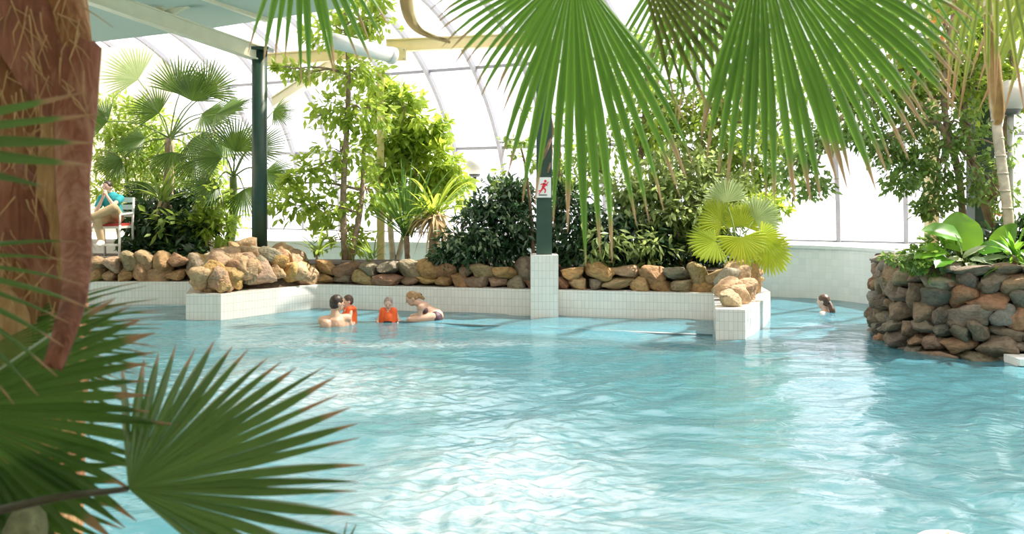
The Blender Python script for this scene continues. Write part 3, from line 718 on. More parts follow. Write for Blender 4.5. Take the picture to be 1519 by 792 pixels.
sheath([P(-30, 430, 2.7), P(0, 480, 2.7), P(8, 540, 2.72), P(-5, 610, 2.74)], [.10, .13, .1, .04], 'fibre_pale', p1, .01, .5, (.1, -1, .1), .03, name='fibre_tuft', seed=17)
sv, sf = [], []
r_ = random.Random(5)
for k in range(150):
    px, py = r_.uniform(-10, 125), r_.uniform(-10, 520); Y = r_.uniform(2.74, 2.83)
    a = P(px, py, Y); b = a + V((r_.gauss(.02, .04), r_.gauss(-.02, .02), r_.uniform(-.16, -.04))); m = (a + b) / 2 + V((r_.gauss(0, .015), -.015, 0))
    v, f = tube([a, m, b], [.0022, .0018, .0008], 4, False); o = len(sv); sv += v; sf += [tuple(i + o for i in q) for q in f]
mk('loose_fibres', sv, sf, 'straw', p1, kind='stuff')
crown = bp_ + V((-.04, .02, 3.35))
h = P(445, -135, 4.0); fr = fan(h, (0.05, -.05, -1), (0.1, -1, .05), 0.74, -26, 40, 13, 'fan_near', p1, .48, .4, seed=31, wid=1.0, split=1); petiole(fr, crown, h, .5, .022, .012)
h = P(250, -330, 3.6); fr = fan(h, (.4, .3, -.2), (0, 0, 1), 0.8, -110, 110, 40, 'fan_near', p1, .5, .8, seed=32); petiole(fr, crown, h, .4, .022, .012)
h = P(-300, -330, 3.0); fr = fan(h, (-.8, .1, .1), (0, 0, 1), 0.8, -110, 110, 40, 'fan_near', p1, .5, .8, seed=33); petiole(fr, crown, h, .4, .022, .012)
h = P(-60, -420, 4.0); fr = fan(h, (-.2, .9, -.1), (0, 0, 1), 0.8, -110, 110, 40, 'fan_near', p1, .5, .8, seed=34); petiole(fr, crown, h, .4, .022, .012)
# dry bent stalk hanging at the top
sheath([P(598, -60, 3.9), P(602, 0, 3.9), P(610, 30, 3.9), P(628, 48, 3.9), P(668, 62, 3.9)], [.05, .055, .045, .025, .012], 'straw_pale', p1, .01, .5, (0, -1, 0), name='dry_stalk', seed=19)
v, f = tube(catmull([crown, P(560, -330, 3.9), P(598, -50, 3.9)], 7), .02, 6); mk('dry_stalk', v, f, 'straw', p1)

# --- low young fan palm in the lower left corner
yb = V((-1.75, 2.3, 0.22))
p2 = thing('young_palm', 'low young fan palm with dark stalks spreading green leaves over the water', 'palm', tuple(yb))
v, f = tube([yb, yb + V((.0, 0, .35)), yb + V((.02, 0, .75))], [.09, .085, .06], 14); mk('trunk', v, f, 'fibre', p2)
yc = yb + V((.02, 0, .75))
h = P(-85, 605, 2.35); fr = fan(h, (.98, 0, -.12), (.05, -1, .35), .58, -88, 46, 30, 'fan_low', p2, .68, .18, seed=41, ragged=.14); petiole(fr, yc, h, .12, .014, .008, 'dark_stalk')
h = P(-30, 520, 2.62); fr = fan(h, (.97, 0, .12), (.05, -1, .5), .52, -60, 22, 24, 'fan_low', p2, .45, .28, seed=42, ragged=.2, wid=.8); petiole(fr, yc, h, .12, .014, .008, 'dark_stalk')
h = P(190, 725, 2.22); fr = fan(h, (1, -.14, -.14), (0.02, -.62, .80), .60, -26, 122, 26, 'fan_low', p2, .58, .14, seed=43, ragged=.10, lens=lambda q: 1.02 - .2 * q); petiole(fr, yc, h, .08, .012, .007, 'dark_stalk', via=P(20, 752, 2.12))
h = P(-240, 205, 2.1); fr = fan(h, (1, 0, .0), (.0, -.8, .6), .57, -18, 18, 5, 'fan_low', p2, .55, .06, seed=44, ragged=.05, wid=.85); petiole(fr, yc, h, .1, .014, .008, 'dark_stalk')
h = P(-170, 380, 2.2); fr = fan(h, (.9, 0, -.35), (.0, -.9, .45), .50, -34, 34, 10, 'fan_low', p2, .4, .3, seed=45, ragged=.15, wid=.6); petiole(fr, yc, h, .1, .014, .008, 'dark_stalk')
h = P(-60, 500, 2.9); fr = fan(h, (.97, 0, .22), (.05, -1, .6), .62, -40, 14, 20, 'fan_low', p2, .45, .3, seed=46, ragged=.2, wid=.8); petiole(fr, yc, h, .12, .014, .008, 'dark_stalk')
h = P(500, 850, 2.5); fr = fan(h, (.3, .1, 1), (.0, -1, .2), .14, -8, 12, 2, 'fan_low', p2, .4, .8, seed=47, wid=.9); petiole(fr, yc, h, -.1, .012, .006, 'dark_stalk')
h = P(-70, 715, 2.3); fr = fan(h, (.9, 0, -.35), (.05, -1, .3), .44, -50, 40, 18, 'fan_low', p2, .6, .2, seed=48, ragged=.12); petiole(fr, yc, h, .1, .012, .007, 'dark_stalk')
# withered bud at the stalk base
c = P(38, 785, 2.2); v, f = lathe(c, [(.001, .048), (.02, .046), (.036, .03), (.044, .0), (.036, -.05), (.012, -.08)], 14)
v = [V(q) + V((.012 * mnoise.noise(V(q) * 30), .01 * mnoise.noise(V(q) * 36), .012 * mnoise.noise(V(q) * 28 + V((5, 0, 0))))) for q in v]
M['bud'] = plain('withered_bud', (0.20, 0.24, 0.15), .9, .4, 30, .8, bscale=40); mk('withered_bud', v, f, 'bud', p2)

# --- overhead palm: trunk right of the view, leaves hang into it
ob = V((3.3, 3.0, 0.22))
p3 = thing('overhanging_palm', 'large fan palm leaves hanging down over the pool from above', 'palm', tuple(ob))
v, f = tube(catmull([ob, ob + V((.03, 0, 1.2)), ob + V((0, 0, 2.4)), ob + V((-.06, 0, 3.2))], 6), .17, 20); mk('trunk', v, f, 'fibre', p3)
oc = ob + V((-.06, 0, 3.25))
def hang(px, py, Y, u, n, R, a0, a1, k, seed, mat='fan_near', dr=.45, **kw):
    h = P(px, py, Y); fr = fan(h, u, n, R, a0, a1, k, mat, p3, droop=dr, seed=seed, **kw); petiole(fr, oc, h, .45, .022, .013); return fr
hang(850, -52, 3.6, (.02, -.05, -1), (0.08, -1, .1), 1.06, -82, 40, 30, 51, fused=.5, dr=.95, ragged=.14, lens=lambda q: float(np.interp(q, [0, .40, .55, .68, .85, 1], [.66, .58, .84, 1.14, 1.08, .88])))
hang(1128, -88, 3.3, (.05, -.05, -1), (0.05, -1, .1), .93, -24, 77, 30, 52, fused=.62, dr=.9, ragged=.1)
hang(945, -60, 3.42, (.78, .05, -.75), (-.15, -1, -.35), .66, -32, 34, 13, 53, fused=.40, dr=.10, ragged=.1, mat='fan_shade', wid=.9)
hang(1040, -120, 3.8, (.03, .05, -1), (0, -1, 0), .80, -40, 30, 22, 54, fused=.48, dr=.5, wid=.95)
hang(1475, -150, 4.2, (-.15, 0, -1), (0, -1, 0.1), .98, -44, 44, 17, 55, 'fan_yellow', dr=.5, fused=.42, wid=.85, split=3)
hang(1560, -100, 4.6, (-.35, 0, -1), (0, -1, 0.1), .9, -40, 40, 15, 56, 'fan_yellow', dr=.5, fused=.42, wid=.9, split=3)
hang(1290, -130, 3.6, (.3, .05, -1), (0, -1, 0.1), .72, -40, 50, 18, 57, dr=.5, fused=.4, wid=.6)
sheath([P(1466, 20, 4.4), P(1476, 90, 4.4), P(1484, 170, 4.4), P(1476, 185, 4.4)], [.03, .07, .05, .01], 'straw', p3, .01, .5, (0, -1, 0), name='dry_leaf_base', seed=23)
v, f = tube(catmull([oc, P(1500, -150, 4.4), P(1467, 22, 4.4)], 7), .014, 6); mk('dry_stalk', v, f, 'straw', p3)

# --- palms in the back left planter
def far_palm(label, base, crown_, leaves, R=0.9, tr=.11, trunkmat='bark', mat='fan_far', name='fan_palm', nseg=26):
    t = thing(name, label, 'palm', tuple(base))
    mid = (V(base) + V(crown_)) / 2 + V((.06, 0, 0)); pts = catmull([base, mid, crown_], 6)
    v, f = tube(pts, [tr * (1.15 - .4 * k / len(pts)) for k in range(len(pts))], 12); mk('trunk', v, f, trunkmat, t)
    for k, l in enumerate(leaves):
        px, py, Y, u, n, sc = l[:6]; h = P(px, py, Y)
        fr = fan(h, u, n, R * sc, -78, 78, nseg, l[6] if len(l) > 6 else mat, t, .5, .35, seed=hash((round(px), k)) % 1000, stations=7)
        petiole(fr, crown_, h, .12, .018, .01)
    return t
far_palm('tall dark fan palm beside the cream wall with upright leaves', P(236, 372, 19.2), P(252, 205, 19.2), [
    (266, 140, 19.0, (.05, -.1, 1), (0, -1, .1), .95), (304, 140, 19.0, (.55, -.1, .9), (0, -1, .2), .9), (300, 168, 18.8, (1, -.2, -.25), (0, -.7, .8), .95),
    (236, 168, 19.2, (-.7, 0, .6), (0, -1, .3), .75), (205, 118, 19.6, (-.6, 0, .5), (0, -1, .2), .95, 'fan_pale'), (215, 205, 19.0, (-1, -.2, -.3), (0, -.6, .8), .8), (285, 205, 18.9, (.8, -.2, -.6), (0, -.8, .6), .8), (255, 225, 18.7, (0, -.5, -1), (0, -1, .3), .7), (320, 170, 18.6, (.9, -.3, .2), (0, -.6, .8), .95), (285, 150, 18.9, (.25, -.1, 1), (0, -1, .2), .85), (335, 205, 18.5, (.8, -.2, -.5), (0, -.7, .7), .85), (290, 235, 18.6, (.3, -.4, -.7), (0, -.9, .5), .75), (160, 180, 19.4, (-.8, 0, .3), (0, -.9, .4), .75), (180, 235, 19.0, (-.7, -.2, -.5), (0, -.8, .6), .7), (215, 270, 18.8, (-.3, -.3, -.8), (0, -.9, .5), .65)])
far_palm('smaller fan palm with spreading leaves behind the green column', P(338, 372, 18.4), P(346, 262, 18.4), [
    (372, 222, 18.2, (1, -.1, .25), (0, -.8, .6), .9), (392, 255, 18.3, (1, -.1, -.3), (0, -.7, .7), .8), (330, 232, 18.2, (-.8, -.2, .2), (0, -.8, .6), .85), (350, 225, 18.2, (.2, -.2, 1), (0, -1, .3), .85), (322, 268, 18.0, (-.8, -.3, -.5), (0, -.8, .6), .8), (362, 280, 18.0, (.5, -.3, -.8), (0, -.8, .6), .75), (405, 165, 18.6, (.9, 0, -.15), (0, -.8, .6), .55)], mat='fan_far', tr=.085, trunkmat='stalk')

# ------------------------------------------------------------------ leafy trees and shrubs
def leaf_cloud(clusters, L, Wd, seed, droop=0.3, out=0.7):
    r = np.random.RandomState(seed); VV, FF, RR = [], [], []; base = 0
    for (c, rx, ry, rz, n) in clusters:
        n = int(n * 1.75)
        d = r.normal(size=(n, 3)); d /= np.linalg.norm(d, axis=1)[:, None]
        rad = r.rand(n) ** 0.42
        # leaves sit in small sprays, so gather them towards random twig ends
        nt = max(3, n // 9); te = r.normal(size=(nt, 3)); te /= np.linalg.norm(te, axis=1)[:, None]; te *= (r.rand(nt) ** .38)[:, None]
        ti = r.randint(0, nt, n); q = te[ti] + r.normal(size=(n, 3)) * 0.16
        pos = np.array(c)[None] + q * np.array([rx, ry, rz])[None]
        dirn = q / (np.linalg.norm(q, axis=1)[:, None] + 1e-6) * out + r.normal(size=(n, 3)) * 0.6 + np.array([0, 0, -droop])
        dirn /= np.linalg.norm(dirn, axis=1)[:, None]
        up = r.normal(size=(n, 3)) * .45 + np.array([0, -.25, 1.0]); side = np.cross(dirn, up); side /= (np.linalg.norm(side, axis=1)[:, None] + 1e-6)
        nn = np.cross(side, dirn)
        ln = L * r.uniform(.65, 1.25, n)[:, None]; w = Wd * r.uniform(.75, 1.2, n)[:, None] / 2
        b = pos; m1 = pos + dirn * ln * .42 - nn * w * .35; l1 = pos + dirn * ln * .4 + side * w; r1 = pos + dirn * ln * .4 - side * w; tp = pos + dirn * ln - nn * ln * .12
        l2 = pos + dirn * ln * .72 + side * w * .62 - nn * ln * .03; r2 = pos + dirn * ln * .72 - side * w * .62 - nn * ln * .03
        A = np.stack([b, l1, m1, r1, l2, r2, tp], 1).reshape(-1, 3); VV.append(A)
        o = base + np.arange(n) * 7
        for q4 in ((0, 2, 1), (0, 3, 2)): FF += np.stack([o + q4[0], o + q4[1], o + q4[2]], 1).tolist()
        for q4 in ((1, 2, 6, 4), (2, 3, 5, 6)): FF += np.stack([o + q4[0], o + q4[1], o + q4[2], o + q4[3]], 1).tolist()
        base += n * 7
        tone = np.clip(r.normal(.45, .25, n), 0, 1); RR.append(np.repeat(tone, 7))
    return np.concatenate(VV), FF, np.concatenate(RR)
def shrub(name, label, cat, base, stems, clusters, L, Wd, mat, seed, bark='bark', sr=.03, droop=.3, group=None, extra=None, dens=1.0):
    """stems: list of point lists (tubes); clusters: (px, py, Y, rpx, rpy, n)"""
    t = thing(name, label, cat, tuple(base), group); r = random.Random(seed)
    top = []
    for k, s in enumerate(stems):
        pts = catmull(s, 5); rr = [sr * (1 - .6 * i / len(pts)) for i in range(len(pts))]
        v, f = tube(pts, rr, 8); mk('trunk' if k == 0 else 'stem', v, f, bark, t); top += pts[len(pts) // 3:]
    cl = []
    for (px, py, Y, rx, ry, n) in clusters:
        c = P(px, py, Y); a, b = rx / F * Y, ry / F * Y; cl.append((c, a, max(.25, (a + b) * .42), b, int(n * dens)))
        near = min(top, key=lambda q: (q - c).length + max(0, q.z - c.z) * .8)
        mid = (near + c) / 2 + V((0, 0, .06)); pts = catmull([near, mid, c + V((0, 0, -b * .2))], 4)
        shapes = [tube(pts, [sr * .45 * (1 - .7 * i / len(pts)) for i in range(len(pts))], 5)]
        for q in range(5):
            e = c + V((r.uniform(-a, a) * .7, r.uniform(-a, a) * .5, r.uniform(-b, b) * .7)); shapes.append(tube([c, (c + e) / 2 + V((0, 0, .02)), e], [sr * .16, sr * .12, sr * .06], 4))
        v, f = join(*shapes); mk('branch', v, f, bark, t)
    vv, ff, tone = leaf_cloud(cl, L, Wd, seed, droop)
    mk('foliage', vv, ff, mat, t, smooth=False, attrs={'rnd': tone}, kind='stuff')
    if extra:
        for (mat2, clusters2, L2, W2, nm) in extra:
            cl2 = [(P(px, py, Y), rx / F * Y, max(.2, (rx + ry) / F * Y * .42), ry / F * Y, n) for (px, py, Y, rx, ry, n) in clusters2]
            vv, ff, tone = leaf_cloud(cl2, L2, W2, seed + 77, droop); mk(nm, vv, ff, mat2, t, smooth=False, attrs={'rnd': tone}, kind='stuff')
    return t
G0 = 0.68
# slender tree in front of the vault
Y = 17.0
shrub('slender_tree', 'slender pale-barked tree with loose light green leaves beside the cream post', 'tree', P(512, 384, Y),
      [[P(512, 386, Y), P(509, 300, Y), P(514, 200, Y), P(517, 110, Y), P(512, 20, Y), P(515, -40, Y)], [P(520, 386, Y), P(536, 300, Y + .2), P(540, 210, Y + .3)]],
      [(505, 45, Y, 48, 30, 260), (555, 30, Y, 40, 26, 200), (460, 105, Y, 42, 18, 110), (430, 100, Y - .2, 22, 10, 40), (520, 105, Y, 48, 35, 280), (540, 160, Y, 42, 34, 220), (490, 165, Y, 38, 30, 200), (505, 225, Y + .2, 42, 32, 200), (462, 250, Y, 42, 22, 150), (440, 300, Y, 42, 26, 190), (480, 310, Y, 40, 28, 170), (545, 280, Y + .3, 40, 40, 190), (505, 355, Y + .2, 45, 22, 160), (430, 270, Y, 24, 14, 60), (535, -5, Y, 60, 20, 180)],
      .17, .085, 'leaf_light', 61, 'bark', .06, .35, dens=.62)
Y = 18.2
shrub('broad_leaf_tree', 'light green broad-leaved tree with tiered leaves beside the white globe lamp', 'tree', P(583, 388, Y),
      [[P(583, 388, Y), P(578, 300, Y), P(590, 220, Y), P(600, 160, Y)], [P(590, 388, Y), P(610, 300, Y), P(622, 215, Y)]],
      [(592, 150, Y, 42, 24, 190), (632, 195, Y, 38, 16, 170), (600, 205, Y, 48, 26, 220), (655, 188, Y, 22, 10, 50), (575, 250, Y, 36, 32, 160), (625, 250, Y, 40, 26, 150), (655, 270, Y, 34, 30, 150), (600, 290, Y, 46, 28, 150), (560, 140, Y, 26, 30, 90)],
      .22, .11, 'leaf_light', 62, 'pale_bark', .06, .25, extra=[('leaf_lime', [(650, 235, Y - .2, 34, 24, 130), (615, 175, Y - .2, 40, 20, 60), (680, 270, Y - .1, 20, 30, 70)], .2, .09, 'lighter_foliage')])

def sword_rosette(name, label, c, n, Lr, w, mat, seed, el=(10, 85), droop=.5, base=None, dry=0, cat='plant', az=None, stem=None, leafname='leaf'):
    """each long strap leaf is a mesh of its own"""
    r = random.Random(seed); c = V(c); base = V(base) if base is not None else c
    t = thing(name, label, cat, tuple(base))
    v, f = tube(catmull([base, (base + c) / 2, c], 4), stem or .05, 10); mk('stem', v, f, 'bark', t)
    for k in range(n + dry):
        isdry = k >= n
        a = r.uniform(0, 2 * math.pi) if az is None else math.radians(r.uniform(*az)); e = math.radians(r.uniform(*el) if not isdry else r.uniform(-45, 5))
        d = V((math.cos(a) * math.cos(e), math.sin(a) * math.cos(e), math.sin(e))); L = r.uniform(.7, 1.1) * Lr * (.8 if isdry else 1)
        p = c + V((r.gauss(0, .03), r.gauss(0, .03), r.gauss(0, .04))); vs, fs, tt = [], [], []; ns = 8
        for i in range(ns):
            s = i / (ns - 1); sd_ = d.cross(V((0, 0, 1)))
            if sd_.length < .05: sd_ = V((1, 0, 0))
            sd_.normalize(); up = sd_.cross(d); hw = w / 2 * (math.sin(min(1, s * 2.2 + .25) * math.pi / 2)) * (1 - s ** 2.2) + .001
            vs += [p - sd_ * hw + up * hw * .3, p - up * hw * .15, p + sd_ * hw + up * hw * .3]; tt += [s] * 3
            d = (d + V((0, 0, -1)) * (droop if not isdry else droop * 1.8) * s * .42).normalized(); p = p + d * (L / (ns - 1))
        for i in range(ns - 1):
            b = i * 3; fs += [(b, b + 1, b + 4, b + 3), (b + 1, b + 2, b + 5, b + 4)]
        mk('dry_leaf' if isdry else leafname, vs, fs, 'leaf_dry' if isdry else mat, t, attrs={'rnd': [r.random()] * len(vs), 't': tt})
    return t
sword_rosette('sword_leaf_plant', 'dark green sword-leaved plant fanning upwards beside the cream post', P(603, 350, 17.2), 34, 1.55, .075, 'leaf_sword', 71, (25, 85), .28, P(605, 390, 17.2))
sword_rosette('arching_plant', 'yellowish arching strap-leaved plant with a skirt of dry leaves', P(645, 318, 16.9), 34, 1.0, .06, 'leaf_lime', 72, (0, 70), .75, P(643, 392, 16.9), 46, stem=.09)
sword_rosette('fern', 'small dark fern leaning over the tan rocks by the slender tree', P(470, 378, 16.6), 14, .62, .05, 'leaf_mid', 73, (10, 60), .7, P(470, 392, 16.6), stem=.02)
sword_rosette('fern', 'low grassy tuft at the foot of the cream post', P(553, 385, 16.4), 18, .5, .035, 'leaf_mid', 74, (20, 80), .7, P(553, 396, 16.4), stem=.02)

# shrubs of the centre planter
Y = 16.15
shrub('dark_shrub', 'dense dark glossy shrub left of the pedestal under the globe lamp', 'shrub', P(735, 394, Y),
      [[P(735, 394, Y), P(733, 350, Y), P(740, 300, Y)], [P(725, 394, Y), P(705, 350, Y), P(695, 330, Y)]],
      [(745, 300, Y, 42, 34, 420), (775, 330, Y, 26, 48, 330), (715, 335, Y, 46, 34, 420), (690, 365, Y, 40, 28, 340), (750, 365, Y, 46, 30, 420), (665, 380, Y, 26, 18, 160), (765, 280, Y, 22, 20, 130), (720, 375, Y - .15, 50, 18, 240)],
      .135, .06, 'leaf_dark', 63, droop=.35, extra=[('leaf_variegated', [(700, 340, Y - .25, 46, 34, 70), (750, 320, Y - .25, 38, 44, 70)], .11, .05, 'pale_leaves'), ('leaf_light', [(742, 268, Y, 14, 22, 40)], .16, .05, 'lighter_foliage')])
Y = 16.0
shrub('dark_shrub', 'dense dark shrub right of the pedestal behind the brown kerb', 'shrub', P(880, 396, Y),
      [[P(880, 396, Y), P(882, 350, Y), P(870, 300, Y)], [P(900, 396, Y), P(930, 350, Y), P(945, 320, Y)]],
      [(850, 320, Y, 34, 40, 380), (895, 345, Y, 50, 36, 480), (860, 370, Y, 46, 26, 340), (945, 350, Y, 48, 36, 400), (930, 380, Y, 60, 20, 300), (835, 285, Y, 20, 30, 150), (990, 375, Y, 46, 24, 260)],
      .15, .062, 'leaf_dark', 64, droop=.4, extra=[('leaf_olive', [(900, 350, Y - .3, 60, 40, 130), (960, 365, Y - .3, 50, 26, 130)], .17, .06, 'pale_leaves')])
shrub('olive_shrub', 'loose olive green shrub growing between the dark shrub and the lime palm', 'shrub', P(1010, 396, Y),
      [[P(1010, 396, Y), P(1005, 330, Y), P(1000, 250, Y + .3)], [P(1020, 396, Y), P(1045, 330, Y), P(1055, 270, Y + .2)], [P(1000, 396, Y), P(960, 320, Y), P(945, 260, Y + .2)]],
      [(985, 265, Y + .2, 46, 34, 260), (1035, 255, Y + .3, 40, 34, 220), (1010, 310, Y, 48, 34, 300), (960, 300, Y, 40, 34, 240), (1060, 305, Y, 40, 30, 230), (1040, 355, Y, 42, 30, 260), (1080, 345, Y + .2, 30, 28, 140), (930, 280, Y + .2, 34, 30, 170), (1085, 280, Y + .3, 34, 26, 150)],
      .17, .07, 'leaf_olive', 65, droop=.35, extra=[('leaf_dark', [(1010, 350, Y + .3, 66, 40, 420), (960, 330, Y + .4, 50, 40, 260), (1075, 380, Y, 34, 16, 130)], .15, .06, 'inner_foliage'), ('leaf_lime', [(1060, 350, Y - .3, 24, 26, 60), (1130, 300, Y, 46, 14, 130), (1150, 312, Y, 28, 9, 50)], .17, .07, 'lighter_foliage')])
Y = 17.0
shrub('leafy_tree', 'airy light green tree rising behind the shrubs under the hanging palm leaves', 'tree', P(945, 392, Y),
      [[P(945, 392, Y), P(940, 300, Y), P(955, 200, Y), P(960, 110, Y), P(990, 20, Y)], [P(960, 392, Y), P(1010, 280, Y), P(1050, 200, Y), P(1090, 120, Y)], [P(950, 350, Y), P(900, 260, Y), P(870, 200, Y)]],
      [(905, 215, Y, 46, 40, 230), (960, 175, Y, 50, 40, 260), (1020, 150, Y, 50, 40, 260), (1000, 215, Y, 52, 36, 260), (1070, 190, Y, 46, 40, 240), (1060, 235, Y, 46, 30, 220), (1110, 240, Y, 44, 36, 240), (1100, 120, Y, 50, 44, 240), (940, 110, Y, 50, 44, 220), (870, 255, Y, 30, 30, 120), (1150, 190, Y, 34, 36, 170), (1130, 280, Y, 44, 24, 180), (1170, 250, Y, 26, 30, 120), (1000, 60, Y, 70, 40, 260), (1180, 110, Y, 50, 44, 220), (1110, 40, Y, 70, 40, 220)],
      .15, .07, 'leaf_mid', 66, 'bark', .07, .4, extra=[('leaf_lime', [(1000, 180, Y - .3, 80, 50, 130), (1100, 230, Y - .3, 60, 60, 130), (960, 220, Y - .3, 40, 40, 60)], .14, .07, 'lighter_foliage')])  # lime leaves: the light on this tree is put into their colour
Y = 15.9
shrub('thin_climber', 'thin leafy climber beside the centre column above the sign', 'climber', P(790, 388, Y),
      [[P(792, 388, Y), P(786, 300, Y), P(778, 240, Y), P(768, 205, Y)], [P(792, 388, Y), P(826, 300, Y), P(830, 200, Y), P(828, 150, Y)]],
      [(760, 208, Y, 30, 7, 34), (778, 240, Y, 20, 16, 40), (830, 195, Y, 16, 34, 60), (832, 255, Y, 18, 30, 70), (745, 212, Y, 16, 5, 14), (775, 165, Y, 14, 14, 20)],
      .12, .05, 'leaf_mid', 67, 'rope', .03, .2)
# lime fan palm at the pier end
lp = P(1094, 395, 15.0)
t = thing('lime_palm', 'small sunlit yellow-green fan palm at the end of the centre planter', 'palm', tuple(lp))
lc = P(1096, 372, 15.0); v, f = tube([lp, lc], [.07, .05], 12); mk('trunk', v, f, 'bark', t)
for k, (px, py, Yy, u, n, sc, m) in enumerate([(1100, 352, 14.6, (.15, -.4, -1), (0, -1, .5), .48, 'fan_lime'), (1062, 358, 15.0, (-1, -.2, -.1), (0, -.8, .6), .5, 'leaf_lime'), (1128, 350, 14.9, (1, -.2, -.45), (0, -.7, .7), .42, 'fan_lime'), (1100, 335, 15.2, (.1, .2, 1), (0, -1, .2), .42, 'fan_lime'), (1078, 300, 15.3, (-.45, 0, 1), (0, -1, .1), .42, 'fan_pale'), (1140, 365, 15.0, (.3, -.1, -1), (0.3, -1, .3), .5, 'fan_lime'), (1072, 330, 15.2, (-.8, 0, .6), (0, -.9, .4), .45, 'fan_lime'), (1120, 325, 15.2, (.7, 0, .5), (0, -.9, .4), .45, 'fan_pale')]):
    h = P(px, py, Yy); fr = fan(h, u, n, sc, -105, 105, 24, m, t, .72, .35, seed=200 + k, stations=7, wid=1.05); petiole(fr, lc, h, .06, .012, .007)

# ficus and palms of the right island
Y = 12.75
shrub('ficus_tree', 'ficus with small dark leaves arching over the gap from the boulder island', 'tree', P(1430, 345, Y),
      [[P(1430, 345, Y), P(1420, 250, Y), P(1390, 180, Y), P(1330, 135, Y), P(1270, 150, Y), P(1225, 210, Y)], [P(1420, 250, Y), P(1400, 150, Y), P(1410, 50, Y), P(1420, -30, Y)], [P(1390, 180, Y), P(1340, 190, Y), P(1300, 215, Y)]],
      [(1190, 225, Y, 30, 26, 230), (1205, 275, Y, 28, 26, 220), (1165, 255, Y, 20, 30, 120), (1235, 205, Y, 36, 24, 220), (1280, 200, Y, 42, 26, 280), (1325, 215, Y, 46, 32, 380), (1345, 255, Y, 46, 34, 420), (1390, 230, Y, 46, 44, 460), (1400, 290, Y, 42, 28, 360), (1360, 165, Y, 46, 34, 280), (1430, 180, Y, 34, 40, 260), (1300, 155, Y, 46, 26, 200), (1450, 260, Y - .2, 30, 40, 240), (1490, 290, Y, 28, 36, 180), (1500, 220, Y, 24, 36, 150), (1380, 315, Y, 30, 12, 110)],
      .10, .052, 'leaf_ficus', 81, 'bark', .05, .45, dens=.58, extra=[('leaf_olive', [(1340, 190, Y + .3, 70, 50, 260), (1400, 130, Y + .3, 60, 50, 260), (1270, 160, Y + .2, 50, 40, 160)], .10, .05, 'pale_foliage')])
Y = 12.95
shrub('leafy_tree', 'tall light green tree behind the ficus and the hanging yellowing leaf', 'tree', P(1475, 345, Y),
      [[P(1475, 345, Y), P(1440, 230, Y), P(1425, 130, Y), P(1400, 30, Y)], [P(1470, 300, Y), P(1500, 150, Y), P(1500, 40, Y)]],
      [(1290, 60, Y, 46, 46, 160), (1350, 60, Y, 50, 46, 240), (1390, 110, Y, 50, 40, 240), (1430, 50, Y, 50, 50, 260), (1480, 70, Y, 44, 50, 240), (1510, 130, Y, 36, 40, 180), (1340, 130, Y, 46, 36, 200), (1270, 110, Y, 36, 40, 140), (1230, 140, Y, 36, 36, 140), (1440, 130, Y, 40, 40, 180), (1510, 20, Y, 50, 40, 200), (1400, 0, Y, 60, 30, 200)],
      .14, .065, 'leaf_light', 82, 'bark', .07, .35, dens=.7, extra=[('leaf_flame', [(1396, 40, Y - .6, 8, 14, 10), (1492, 325, 12.6, 8, 8, 10)], .14, .06, 'reddish_leaves')])
v, f = tube(catmull([P(1499, 352, 12.1), P(1492, 290, 12.1), P(1484, 230, 12.1), P(1478, 180, 12.1), P(1470, 90, 12.2), P(1466, 0, 12.2)], 5), [.06] * 26, 10)
ct = thing('bare_cane', 'leaning pale grey bare cane between dark green column and lamp post', 'stem', tuple(P(1499, 352, 12.1))); mk('cane', v, f, 'pale_bark', ct)
for k in range(7):
    q = P(1497 - 3.2 * k, 335 - 26 * k, 12.1); v, f = tube([q - V((0, 0, .012)), q + V((0, 0, .012))], .066, 10); mk('node_ring', v, f, 'pale_bark', ct)
v, f = tube([P(1499, 352, 12.1), P(1500, 368, 12.1), P(1500, 388, 12.1)], .06, 10); mk('foot', v, f, 'pale_bark', ct)

def broad_leaf(parent, c, d, n, L, Wd, mat, cup=.25, droop=.25, seed=0, heart=True):
    """large single leaf with midrib, side veins folded in"""
    r = random.Random(seed); d = V(d).normalized(); n = V(n); n = (n - d * n.dot(d)).normalized(); s = n.cross(d); p = V(c); ns, m = 10, 9; vs, fs = [], []
    for i in range(ns):
        t_ = i / (ns - 1); w = Wd / 2 * (math.sin(math.pi * min(1, t_ ** .62 * 1.0)) ** .75 if 0 < t_ < 1 else .02)
        for k in range(m):
            q = k / (m - 1) * 2 - 1
            vs.append(p + s * (q * w) + n * (cup * abs(q) ** 1.5 * w + .02 * L * math.sin(i * 2.1 + abs(q) * 3) * abs(q)) - (d * (.18 * L * abs(q) if t_ < .25 and heart else 0)))
        p = p + d * (L / (ns - 1)); d = (d - n * droop * .18).normalized(); n = (n - d * n.dot(d)).normalized()
    for i in range(ns - 1):
        for k in range(m - 1): a = i * m + k; fs.append((a, a + 1, a + m + 1, a + m))
    return mk('leaf', vs, fs, mat, parent, attrs={'rnd': [r.random()] * len(vs)})
def broad_plant(name, label, base, leaves, mat, seed=0, cat='plant'):
    t = thing(name, label, cat, tuple(base))
    for k, (px, py, Y, d, n, L, Wd) in enumerate(leaves):
        c = P(px, py, Y); lf = broad_leaf(t, c, d, n, L, Wd, mat, seed=seed + k)
        pts = catmull([V(base), (V(base) + c) / 2 + V((0, 0, .05)), c], 5); v, f = tube(pts, .011, 6); mk('stalk', v, f, 'stalk', lf)
    return t
